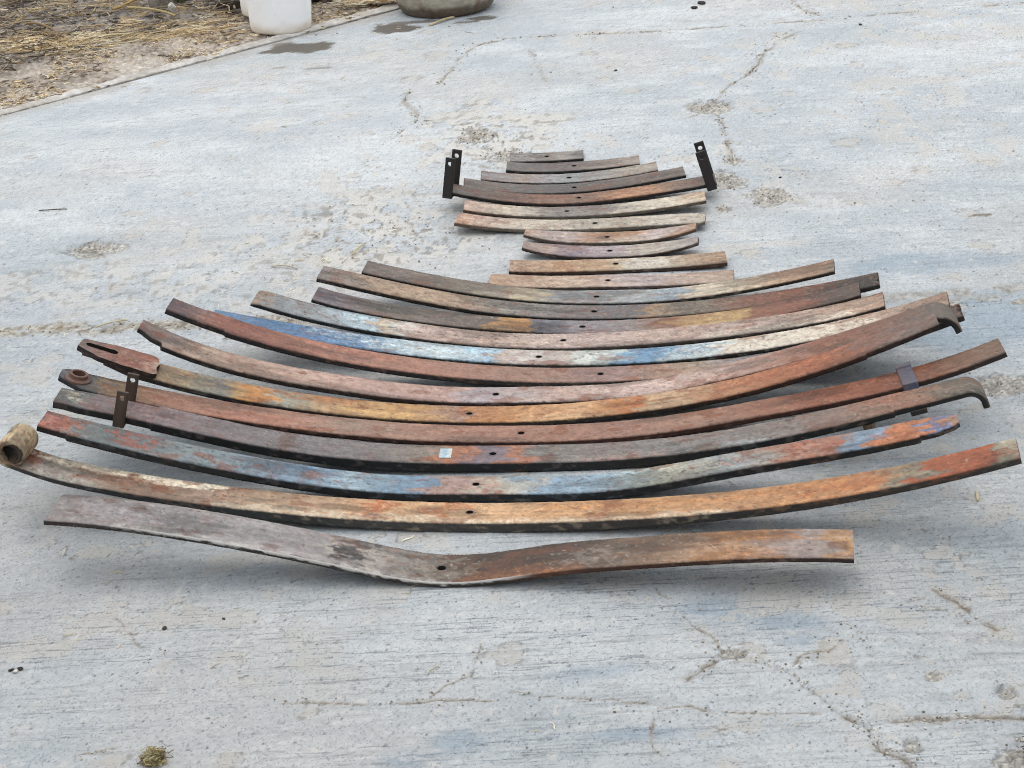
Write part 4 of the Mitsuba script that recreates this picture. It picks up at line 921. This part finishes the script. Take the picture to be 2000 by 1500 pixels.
# ------------------------------------------------------------------ bucket, tub and the things beside the slab
def lathe(profile, n=64):
    p = np.array(profile)
    a = np.arange(n) * 2 * np.pi / n
    V = np.stack([p[:, None, 0] * np.cos(a), p[:, None, 0] * np.sin(a), np.repeat(p[:, None, 1], n, 1)], -1).reshape(-1, 3)
    i, j = np.meshgrid(np.arange(len(p) - 1), np.arange(n), indexing='ij'); i, j = i.ravel(), j.ravel()
    A_, B_ = i * n + j, i * n + (j + 1) % n
    return V, np.vstack([np.stack([A_, B_, B_ + n], 1), np.stack([A_, B_ + n, A_ + n], 1)])


def v3(V, f, s=0, o=3):
    return meshkit.fbm(np.asarray(V) * f, o, s)


def vmix(a, b, t_):
    a, b = (np.asarray(q)[None] if np.ndim(q) == 1 else q for q in (a, b))
    return a * (1 - t_[:, None]) + b * t_[:, None]


def tone(V, h1, h2, f, seed=0, grain=.4, gf=200):
    """Mottled colour of a mesh's vertices between two tones."""
    return vmix(hexlin(h1), hexlin(h2), nss(.3, .7, v3(V, f, seed))) * (1 - grain / 2 + grain * v3(V, gf, seed + 1, 1))[:, None]


def plastic_color(V):
    c = vmix(hexlin('f4f5f6', .88), hexlin('fafafa', .88), v3(V, 9))
    c = vmix(c, hexlin('d9c9ac', .75), nss(.055, .0, V[:, 2] + .05 * (v3(V, 20, 2) - .5)) * .75)
    return vmix(c, hexlin('9a8a74', .7), nss(.84, .90, v3(V, 170, 3, 1)) * .3)


bsdf('mat_white_plastic', VC, .38, .45)
# (radius, height): outer wall with rounded foot, rim bands, inner wall, floor
BK = [(0, .004), (.094, .004), (.097, 0), (.1035, .0), (.1075, .003), (.1095, .009), (.111, .02), (.1165, .11), (.122, .20), (.1255, .20), (.126, .206), (.1235, .208), (.1245, .232), (.128, .233), (.1285, .24), (.1265, .243), (.1215, .243), (.1175, .19), (.108, .012), (0, .010)]
BK = [p for a, b in zip(BK, BK[1:]) for p in [tuple(np.array(a) + (np.array(b) - a) * k) for k in np.linspace(0, 1, max(1, int(np.hypot(b[0] - a[0], b[1] - a[1]) / .006)), endpoint=False)]] + [BK[-1]]
bv, bf = lathe(BK, 120)
zg = .012


def bucket(key, x, y, z, rz, tilt, label):
    M = trimesh.transformations.translation_matrix([x, y, z]) @ trimesh.transformations.rotation_matrix(tilt, [0, 1, 0]) @ trimesh.transformations.rotation_matrix(rz, [0, 0, 1])
    tag(key, label, 'bucket', 'white plastic buckets')
    w4 = lambda v: (np.c_[v, np.ones(len(v))] @ M.T)[:, :3]
    scene[f'{key}__pail'] = mikit.ply((w4(bv), bf), 'mat_white_plastic', smooth=True, color=plastic_color(bv))
    th = np.linspace(0, np.pi, 40)
    hp = np.stack([.130 * np.cos(th), .02 + .06 * np.sin(th), .222 - .125 * np.sin(th) * 0.55], -1)
    hv = np.array(trimesh.creation.sweep_polygon(shapely.Point(0, 0).buffer(.002, 6), hp, engine='earcut').vertices)
    hm = trimesh.creation.sweep_polygon(shapely.Point(0, 0).buffer(.002, 6), hp, engine='earcut')
    scene[f'{key}__handle'] = mikit.ply((w4(hv), np.array(hm.faces)), 'mat_wire', smooth=True)


bsdf('mat_wire', rgb('9a9a9a'), .4, .5, metallic=.8)
bucket('bucket', -.757, 7.192, .002, 2.2, math.radians(1.2), 'white plastic bucket standing in front at the edge of the slab')
bucket('bucket_001', -.812, 7.425, .012, 2.6, math.radians(1.5), 'white plastic bucket half hidden behind the front bucket')


def tub_color(V):
    c = vmix(hexlin('b0a894'), hexlin('cfc8b6'), nss(.3, .7, v3(V, [14, 14, 22])))
    c = vmix(c, hexlin('8a5f42'), nss(.55, .8, v3(V, [55, 55, 5], 3, 1)) * nss(.35, .6, v3(V, [6, 6, 0], 4)) * .7)
    c = vmix(c, hexlin('5f4a38'), nss(.055, .03, V[:, 2] + .035 * (v3(V, 26, 5) - .5)) * .8)
    return c * (.75 + .5 * v3(V, 130, 6, 1))[:, None]


bsdf('mat_galvanised', VC, .55, .4)
TB = [(q * 1.13, w_) for q, w_ in [(0, .012), (.128, .012), (.132, .0), (.140, .0), (.147, .006), (.155, .018), (.163, .036), (.169, .062), (.172, .11), (.176, .20), (.181, .204), (.184, .21), (.181, .216), (.174, .215), (.168, .11), (.163, .05), (.15, .03), (0, .024)]]
TB = [p for a, b in zip(TB, TB[1:]) for p in [tuple(np.array(a) + (np.array(b) - a) * k) for k in np.linspace(0, 1, max(1, int(np.hypot(b[0] - a[0], b[1] - a[1]) / .005)), endpoint=False)]] + [TB[-1]]
tv, tf = lathe(TB, 200)
tv[:, :2] *= 1 + (.006 * (meshkit.fbm(tv * [9, 9, 6], 3, 31) - .5))[:, None]
M = trimesh.transformations.translation_matrix([-.152, 7.355, .003]) @ trimesh.transformations.rotation_matrix(math.radians(-2.2), [0, 1, 0])
scene['tub'] = mikit.ply(((np.c_[tv, np.ones(len(tv))] @ M.T)[:, :3], tf), 'mat_galvanised', smooth=True, color=tub_color(tv))
tag('tub', 'round rusty grey metal tub standing on the concrete beside its edge', 'tub')


def rock(key, x, y, z, size, seed, mat, label=None, cat=None, group=None, sub=3, rz=0.0):
    m = trimesh.creation.icosphere(sub, 1.0)
    v = np.array(m.vertices)
    v *= (1 + .55 * (meshkit.fbm(v * 1.1 + seed * 7.7, 3, seed) - .5) + .16 * (meshkit.noise(v * 3.1 + seed, seed + 3) - .5))[:, None]
    for k in range(5):                                       # broken flats
        d = np.random.default_rng(seed * 17 + k).normal(size=3); d /= np.linalg.norm(d)
        e = v @ d - .72
        v -= np.clip(e, 0, None)[:, None] * d
    v *= np.array(size) * .5
    v = v @ np.array([[math.cos(rz), math.sin(rz), 0], [-math.sin(rz), math.cos(rz), 0], [0, 0, 1]])
    v += [x, y, z + size[2] * .36]
    return add(key, mikit.ply((v, m.faces), 'mat_painted', smooth=False, color=tone(v, *mat, 60, seed, .5, 300)), label, cat, group)


rock('stone', -1.238, 7.52, .035, (.105, .08, .075), 3, ('8c867c', 'aaa498'), 'fist-sized grey stone lying in the dirt beyond the straw', 'stone', rz=.3)
rock('white_stone_chip', -1.186, 7.455, .03, (.034, .03, .045), 5, ('cfccc4', 'e4e2dc'), 'small white chip leaning on the grey stone in the dirt', 'stone chip')
for (x, y, s, sd, lab) in ((-.587, 2.842, .016, 11, 'small black pebble on bare concrete in front of the left arm of the V-shaped leaf'), (-.493, 2.862, .010, 12, 'tiny dark pebble just right of the small black pebble in front of the V-shaped leaf'),
                           (-.801, 2.741, .014, 13, 'black stone chip at the left side of the slab, right one of a pair'), (-.815, 2.739, .012, 14, 'smaller black stone chip at the left side of the slab, left one of a pair'),
                           (.393, 6.282, .020, 15, 'black pebble on the far slab behind the shortest leaf'), (1.258, 6.705, .022, 16, 'black pebble in front of the long crack across the far slab'),
                           (.769, 7.177, .045, 17, 'dark lump beyond the long crack, upper one of two'), (.735, 7.112, .035, 18, 'dark lump beyond the long crack, lower one of two'),
                           (.74, 5.05, .014, 19, 'dark pebble on the concrete near the right black clip')):
    s *= .52
    rock('pebble', x, y, 0, (s * 1.5, s, s * .6), sd, ('2e2d2c', '4c4a48'), lab, 'pebble', 'dark pebbles on the concrete', sub=2, rz=sd * .7)
rock('white_stone_chip', -.807, 2.734, 0, (.010, .007, .004), 21, ('cfccc4', 'e4e2dc'), 'tiny white chip touching the two black chips at the left of the slab', 'stone chip', sub=2)


def straws(n_, seed, pick, len_, wid, lift, cols, curl=.25, dirs=None, z_of=None, steep=.25):
    """Dry stalks: n_ bent three-sided tubes. Returns (vertices, faces, colours)."""
    g = np.random.default_rng(seed)
    c = pick(g, n_)
    n_ = len(c)
    L_ = g.uniform(len_[0], len_[1], n_) * g.uniform(.5, 1, n_)
    az = g.uniform(0, 2 * np.pi, n_) if dirs is None else g.normal(dirs[0], dirs[1], n_)
    el = np.abs(g.normal(0, steep, n_))
    d = np.stack([np.cos(az) * np.cos(el), np.sin(az) * np.cos(el), np.sin(el)], -1)
    s = np.stack([-np.sin(az), np.cos(az), 0 * az], -1)
    k = np.linspace(-.5, .5, 5)
    bow, bow2 = g.normal(0, curl, n_), g.normal(0, curl * .5, n_)
    P_ = c[:, None] + d[:, None] * (L_[:, None] * k)[..., None] + s[:, None] * ((bow[:, None] * (k ** 2 - .1) + bow2[:, None] * np.sin(k * 7)) * L_[:, None])[..., None]
    P_[..., 2] += np.clip(-(P_[..., 2] - c[:, None, 2]), 0, None) + lift + g.uniform(0, 1, n_)[:, None] * lift
    if z_of is not None:
        P_[..., 2] = np.maximum(P_[..., 2], z_of(P_) + .001)
    w_ = g.uniform(wid[0], wid[1], n_)
    tri = np.array([[1, 0], [-.5, .87], [-.5, -.87]])
    V_ = P_[:, :, None] + (s[:, None, None] * tri[None, None, :, :1] + np.array([0, 0, 1]) * tri[None, None, :, 1:]) * (w_[:, None, None, None] / 2) * np.array([.6, 1, 1, 1, .5])[None, :, None, None]
    base = np.arange(n_)[:, None, None] * 15
    i, j = np.meshgrid(np.arange(4), np.arange(3), indexing='ij'); i, j = i.ravel(), j.ravel()
    q = np.stack([i * 3 + j, i * 3 + (j + 1) % 3, i * 3 + 3 + (j + 1) % 3, i * 3 + 3 + j], -1)
    t_ = np.vstack([q[:, [0, 1, 2]], q[:, [0, 2, 3]]])[None] + base
    pal = np.array([hexlin(h, .9) for h in cols])
    col_ = pal[g.integers(0, len(pal), n_)] * g.uniform(.75, 1.2, n_)[:, None]
    return V_.reshape(-1, 3), t_.reshape(-1, 3), np.clip(np.repeat(col_, 15, 0), .01, .8)


scene['mat_straw'] = {'type': 'twosided', 'bsdf': {'type': 'principled', 'base_color': VC, 'roughness': .7, 'specular': .25}}


def band(d0, d1, l0, l1, dens=None):
    def pick(g, n_):
        l, d = g.uniform(l0, l1, n_ * 3), g.uniform(d0, d1, n_ * 3)
        P_ = np.stack([EDGE_A[0] + l * edge_dir[0] + d * edge_nrm[0], EDGE_A[1] + l * edge_dir[1] + d * edge_nrm[1], 0 * l], -1)
        if dens is not None:
            P_ = P_[g.uniform(0, 1, len(P_)) < dens(P_, l, d)]
        P_ = P_[:n_]
        P_[:, 2] = dirt_z(P_)
        return P_
    return pick


def joined(*sets):
    o, Vs, Fs, Cs = 0, [], [], []
    for v, f, c in sets:
        Vs.append(v); Fs.append(f + o); Cs.append(c); o += len(v)
    return np.vstack(Vs), np.vstack(Fs), np.vstack(Cs)


EA = math.atan2(edge_dir[1], edge_dir[0])
GOLD, DULL = ['dccaa4', 'c8ae84', 'ece0c2', 'b09470', 'f0e8d4'], ['ccb48c', 'ae9878', 'dcc8a0', '8c7a62', 'e8dab8']
def clump(P_, l, d): return np.clip((meshkit.fbm(P_ * [5, 5, 1], 3, 41) - .38) * 5, 0.02, 1)
# the golden swath runs obliquely from far left towards the bucket
def swath(P_, l, d):
    m = .46 - .17 * (P_[:, 0] + 1.2) * .55
    e = P_[:, 1] - (7.10 + .36 * (P_[:, 0] + 1.5))
    return np.exp(-(e / .085) ** 2) * np.clip((-P_[:, 0] - .90) * 6, 0, 1) * np.clip((meshkit.fbm(P_ * [9, 9, 1], 3, 43) - .25) * 3, .1, 1)
v, f, c = joined(straws(2600, 1, band(.2, 1.1, -.6, 1.6, swath), (.05, .26), (.0016, .0036), .005, GOLD, .18, (.36, .35), dirt_z, .06),
                 straws(700, 2, band(.25, 1.1, -.6, 1.6, swath), (.03, .12), (.002, .004), .010, GOLD, .5, None, dirt_z, .2))
scene['straw'] = mikit.ply((v, f), 'mat_straw', smooth=True, color=c)
tag('straw', 'band of golden straw lying on the dirt at the upper left', 'straw', kind='stuff')
v, f, c = joined(straws(4200, 3, band(.02, .75, -.8, 2.4, clump), (.012, .05), (.0018, .0040), .002, DULL + ['d8ccb8', '6b5a4a', '5a4e42', '7c6c5a'], .5, None, dirt_z, .12),
                 straws(700, 5, band(-.06, .35, -.8, 2.4, clump), (.01, .03), (.003, .007), .001, ['e4dccc', 'cfc4b2', 'a89884'], .3, None, dirt_z, .1))
scene['chaff'] = mikit.ply((v, f), 'mat_straw', smooth=True, color=c)
tag('chaff', 'short bits of chaff scattered over the dirt along the slab', 'chaff', kind='stuff')
v, f, c = joined(straws(1900, 4, band(.5, 1.7, -.8, 2.0), (.05, .16), (.0025, .0065), .010, ['7c7064', '94846e', 'ac9a78', 'c0ae8c', '5c5248', 'd0bea0'], 1.0, None, dirt_z, .45),
                 straws(2200, 6, band(.5, 1.7, -.8, 2.0), (.02, .06), (.004, .010), .003, ['7a7470', '8c8680', 'a49c94', '5c5854', 'b4aca4'], .6, None, dirt_z, .3))
scene['dry_roots'] = mikit.ply((v, f), 'mat_straw', smooth=True, color=c)
tag('dry_roots', 'tangle of dead weeds and roots on dark earth at the upper left', 'dead weeds', kind='stuff')


def stalk(key, pts, w_, h_, label, cat='stalk', group=None):
    cs = CubicSpline(np.linspace(0, 1, len(pts)), np.array(pts, float))
    k = np.linspace(0, 1, 24)
    P_ = cs(k)
    m = trimesh.creation.sweep_polygon(shapely.Point(0, 0).buffer(w_ / 2, 3), P_, engine='earcut')
    v_ = np.array(m.vertices)
    cc = hexlin(h_) * (.75 + .5 * meshkit.noise(v_ * 120, 3))[:, None]
    return add(key, mikit.ply((v_, m.faces), 'mat_straw', smooth=True, color=cc), label, cat, group)


gz = lambda x, y, h_=.01: (x, y, float(dirt_z(np.array([x, y, 0.0]))) + h_)
stalk('dry_stalk', [gz(-1.41, 7.47, .02), gz(-1.36, 7.52, .03), gz(-1.28, 7.62, .05), gz(-1.16, 7.78, .07)], .011, 'c8a870', 'thick yellow stalk slanting over the dark earth left of the grey stone')
stalk('dry_stalk', [gz(-1.78, 7.55, .03), gz(-1.70, 7.62, .07), gz(-1.62, 7.58, .06), gz(-1.56, 7.50, .02)], .008, 'a89474', 'curved brown stem arching over the dark earth at far left')
stalk('dry_stalk', [gz(-1.69, 7.25, .02), gz(-1.63, 7.22, .03), gz(-1.56, 7.17, .01)], .009, 'a08664', 'short brown twig behind the straw at far left')
stalk('dry_stalk', [gz(-.955, 7.50, .02), gz(-.975, 7.55, .07), gz(-.995, 7.60, .13)], .010, 'c8b898', 'pale stick standing up from the dirt left of the buckets')
stalk('dry_stalk', [gz(-1.35, 7.46, .03), gz(-1.25, 7.44, .035), gz(-1.17, 7.42, .015)], .009, 'd8c494', 'pale stalk lying in front of the grey stone')
stalk('dry_stalk', [gz(-1.47, 7.085, .015), gz(-1.40, 7.13, .02), gz(-1.30, 7.19, .012)], .009, 'ecdcb4', 'bright straw stalk along the near edge of the golden straw')
# old board lying in the dirt, left of the buckets
bd_ = trimesh.creation.box((.20, .03, .03)); bd_ = bd_.subdivide_to_size(.02)
bd_v = np.array(bd_.vertices); bd_v += .004 * (meshkit.fbm(bd_v * 40, 3, 8) - .5)[:, None]
Mz = trimesh.transformations.rotation_matrix(.24, [0, 0, 1])[:3, :3]
add('board', mikit.ply((bd_v @ Mz.T + [-.93, 7.53, .03], bd_.faces), 'mat_straw', smooth=False, color=np.tile(hexlin('4a423a'), (len(bd_v), 1)) * (.6 + .8 * meshkit.fbm(bd_v * [8, 60, 60], 3, 4))[:, None]),
    'short dark weathered board in the dirt left of the buckets', 'board')


def sprout(key, x, y, n_, h_, cols, seed, label, cat):
    g = np.random.default_rng(seed)
    Vs, Fs, Cs = [], [], []
    z0 = float(dirt_z(np.array([x, y, 0.0])))
    for k in range(n_):
        az, le, wi = g.uniform(0, 6.28), h_ * g.uniform(.5, 1), g.uniform(.006, .012)
        out_, b0 = g.uniform(.2, .8), g.normal(0, .012, 2)
        tt = np.linspace(0, 1, 7)
        mid = np.stack([x + b0[0] + np.cos(az) * le * out_ * tt ** 1.6, y + b0[1] + np.sin(az) * le * out_ * tt ** 1.6, z0 + le * (tt - .35 * out_ * tt ** 2)], -1)
        sd = np.array([-np.sin(az), np.cos(az), 0]) * wi
        prof = np.sin(np.pi * np.clip(tt * .85 + .12, 0, 1))[:, None]
        V_ = np.stack([mid - sd * prof, mid + [0, 0, -.002], mid + sd * prof], 1).reshape(-1, 3)
        i = np.arange(6)[:, None] * 3 + np.array([0, 1])[None]; i = i.ravel()
        F_ = np.vstack([np.stack([i, i + 1, i + 4], 1), np.stack([i, i + 4, i + 3], 1)])
        Fs.append(F_ + 21 * k); Vs.append(V_); Cs.append(np.tile(hexlin(cols[g.integers(0, len(cols))]), (21, 1)))
    add(key, mikit.ply((np.vstack(Vs), np.vstack(Fs)), 'mat_leafy', smooth=True, color=np.vstack(Cs)), label, cat)


scene['mat_leafy'] = {'type': 'twosided', 'bsdf': {'type': 'principled', 'base_color': VC, 'roughness': .6, 'specular': .3}}
sprout('green_weed', -1.185, 7.66, 26, .14, ['7c8a4c', '5c6c3c', '9ca464', '6c7848'], 5, 'small green weed growing behind the grey stone', 'weed')
sprout('dry_grass_tuft', -.985, 7.60, 30, .17, ['8a8450', 'a89a5c', '6c6c3c', 'b8a468'], 6, 'greenish-brown grass tuft growing left of the buckets', 'grass tuft')
# wooden stake and low concrete kerb beyond the buckets
for k, (x, y, w_, lab) in enumerate(((-.612, 7.60, .035, 'weathered wooden stake standing in the dirt right behind the buckets'),)):
    m_ = trimesh.creation.box((w_, w_, .30)).subdivide_to_size(.03); v_ = np.array(m_.vertices)
    v_[:, :2] += .004 * (meshkit.fbm(v_ * [20, 20, 9], 3, 51 + k) - .5)[:, None]
    add('wooden_stake', mikit.ply((v_ + [x, y, .14], m_.faces), 'mat_painted', smooth=False, color=tone(v_, '5c5046', '8c7e70', [160, 160, 9], 3)), lab, 'stake')
m_ = trimesh.creation.box((.62, .12, .16)).subdivide_to_size(.025); v_ = np.array(m_.vertices); v_ += .006 * (meshkit.fbm(v_ * 18, 3, 61) - .5)[:, None]
add('concrete_kerb', mikit.ply((v_ + [-.225, 7.80, .07], m_.faces), 'mat_painted', smooth=False, color=tone(v_, '9a948a', 'b4aea4', 14, 4)), 'low rough concrete kerb block beyond the dirt behind the tub', 'kerb')
m_ = m3.Manifold.batch_hull([m3.Manifold.sphere(.012, 10).translate([p, q, s_]) for p in (-.03, .03) for q in (-.06, .06) for s_ in (.01, .22)]).to_mesh()
bsdf('mat_black_plastic', rgb('26282c'), .5, .4)
add('black_jug', mikit.ply((np.array(m_.vert_properties[:, :3]) + [-.672, 7.66, .01], np.array(m_.tri_verts)), 'mat_black_plastic', smooth=40), 'dark plastic jug standing between the buckets and the wooden stake', 'jug')
v, f, c = straws(220, 8, lambda g, n_: np.c_[g.normal(-.42, .05, n_), g.normal(7.50, .02, n_), np.full(n_, .012)], (.05, .16), (.003, .006), .006, GOLD, .25, (.15, .3), None, .12)
add('straw_heap', mikit.ply((v, f), 'mat_straw', smooth=True, color=c), 'small heap of straw on the dirt between the buckets and the tub', 'straw', kind='stuff')

# ------------------------------------------------------------------ litter on the slab
def scatter(boxes):
    def pick(g, n_):
        b_ = [boxes[k] for k in g.choice(len(boxes), n_, p=np.array([q[4] for q in boxes]) / sum(q[4] for q in boxes))]
        return np.array([[g.normal(q[0], q[2]), g.normal(q[1], q[3]), .001] for q in b_])
    return pick


v, f, c = joined(straws(170, 9, scatter([(-.37, 4.62, .12, .12, 3), (-.9, 4.25, .35, .03, 3), (0, 3.0, .7, .35, 2), (.1, 5.2, .8, .7, 2), (-.7, 6.4, .3, .3, 1.2), (-.2, 7.05, .12, .06, 1)]), (.012, .05), (.0011, .0022), .0008, ['e0d4b8', 'cbb890', 'a8987c', 'ece4d0'], .35, None, None, .05))
scene['straw_litter'] = mikit.ply((v, f), 'mat_straw', smooth=True, color=c)
tag('straw_litter', 'thin bits of straw scattered over the concrete', 'straw', kind='stuff')
g = np.random.default_rng(77)
CB = [(s[0], s[1], s[2] * .5, s[3] * .5, s[2] * s[3] * 900) for s in SPALLS if s[2] > .01] + [(-1.1, 4.25, .28, .018, 7), (-.6, 4.21, .22, .014, 4), (1.0, 4.06, .12, .012, 2.5), (-.30, 4.78, .16, .16, 7), (.0, 5.6, .1, .16, 2), (.2, 4.3, 1.0, .8, 2), (0, 2.6, .6, .25, 2), (-.75, 6.9, .5, .3, 2)]
CB += [((p[0] + q[0]) / 2, (p[1] + q[1]) / 2, abs(p[0] - q[0]) / 3 + .006, abs(p[1] - q[1]) / 3 + .006, w * 120) for w, pts in CRACKS for p, q in zip(pts, pts[1:])]
cp = scatter(CB)(g, 2600)
keep = (edge_dist(cp[:, 0], cp[:, 1]) < -.02)
cp = cp[keep]
ico = trimesh.creation.icosphere(0, 1.0)
sz = g.uniform(.0006, .0024, len(cp)) * (.5 + .14 * cp[:, 1])
jit = g.uniform(.6, 1.3, (len(cp), 12, 3))
cv = cp[:, None] + ico.vertices[None] * jit * sz[:, None, None] * [1.2, 1.2, .7]
cf = (ico.faces[None] + 12 * np.arange(len(cp))[:, None, None]).reshape(-1, 3)
pal = np.array([hexlin(h) for h in ('c4baac', 'a09888', 'e0dad0', '847c70', 'b4a898', 'd8d4cc')])
cc = np.repeat(pal[g.integers(0, 6, len(cp))] * g.uniform(.8, 1.15, len(cp))[:, None], 12, 0)
scene['concrete_crumbs'] = mikit.ply((cv.reshape(-1, 3), cf), 'mat_straw', color=cc)
tag('concrete_crumbs', 'loose crumbs of concrete and grit in the cracks and spalled patches', 'grit', kind='stuff')
SL = 'straw stalks lying loose on the concrete'
for pts, w_, h_, lab in (([(-.565, 4.582, .003), (-.533, 4.575, .006), (-.50, 4.555, .003)], .004, 'e4dccc', 'pale split stick on the concrete up and left of the long leaves'),
                         ([(-1.24, 5.152, .003), (-1.20, 5.150, .004), (-1.165, 5.151, .003)], .0032, '7c7266', 'thin grey-brown twig lying on the bare concrete at left'),
                         ([(-.93, 4.225, .008), (-.90, 4.245, .010), (-.865, 4.265, .006)], .0035, 'e8dcbc', 'long straw on the gravelly band behind the slotted end plate'),
                         ([(-.632, 4.115, .004), (-.60, 4.125, .006), (-.57, 4.14, .004)], .003, 'e0d4b8', 'straw on the concrete behind the pinkish hooked leaf at left'),
                         ([(-.37, 4.63, .004), (-.355, 4.66, .012), (-.345, 4.70, .004)], .004, 'e4d4a4', 'yellow straw in the crumbly patch left of the short leaves'),
                         ([(.80, 3.115, .003), (.803, 3.13, .004), (.806, 3.15, .003)], .004, 'e4d8b0', 'short yellow straw on the concrete at the lower right'),
                         ([(-.215, 7.085, .004), (-.17, 7.14, .008), (-.13, 7.185, .006)], .009, 'dccca8', 'pale forked stalk lying in front of the metal tub')):
    stalk('straw_stalk', pts, w_, h_, lab, 'straw', None)


def tuft(key, x, y, rad, n_, cols, seed, label, cat):
    v_, f_, c_ = straws(n_, seed, lambda g, m_: np.c_[g.normal(x, rad * .45, m_), g.normal(y, rad * .5, m_), np.abs(g.normal(.004, .006, m_))], (.006, .018), (.0010, .0026), .0012, cols, .8, None, None, .35)
    add(key, mikit.ply((v_, f_), 'mat_straw', smooth=True, color=c_), label, cat)


tuft('dead_moss', -.550, 2.455, .017, 420, ['7c7050', '94865c', '5c523c', 'aa9c70', '6c6446', 'b8b090'], 91, 'clump of dried brown moss on the concrete at the bottom left edge', 'moss')
tuft('dead_moss', .694, 2.342, .018, 120, ['4c4236', '6a5e4c', '3a332a', '8a7c68'], 92, 'dark dirt clump in the large spalled hole at the bottom right corner', 'dirt clump')
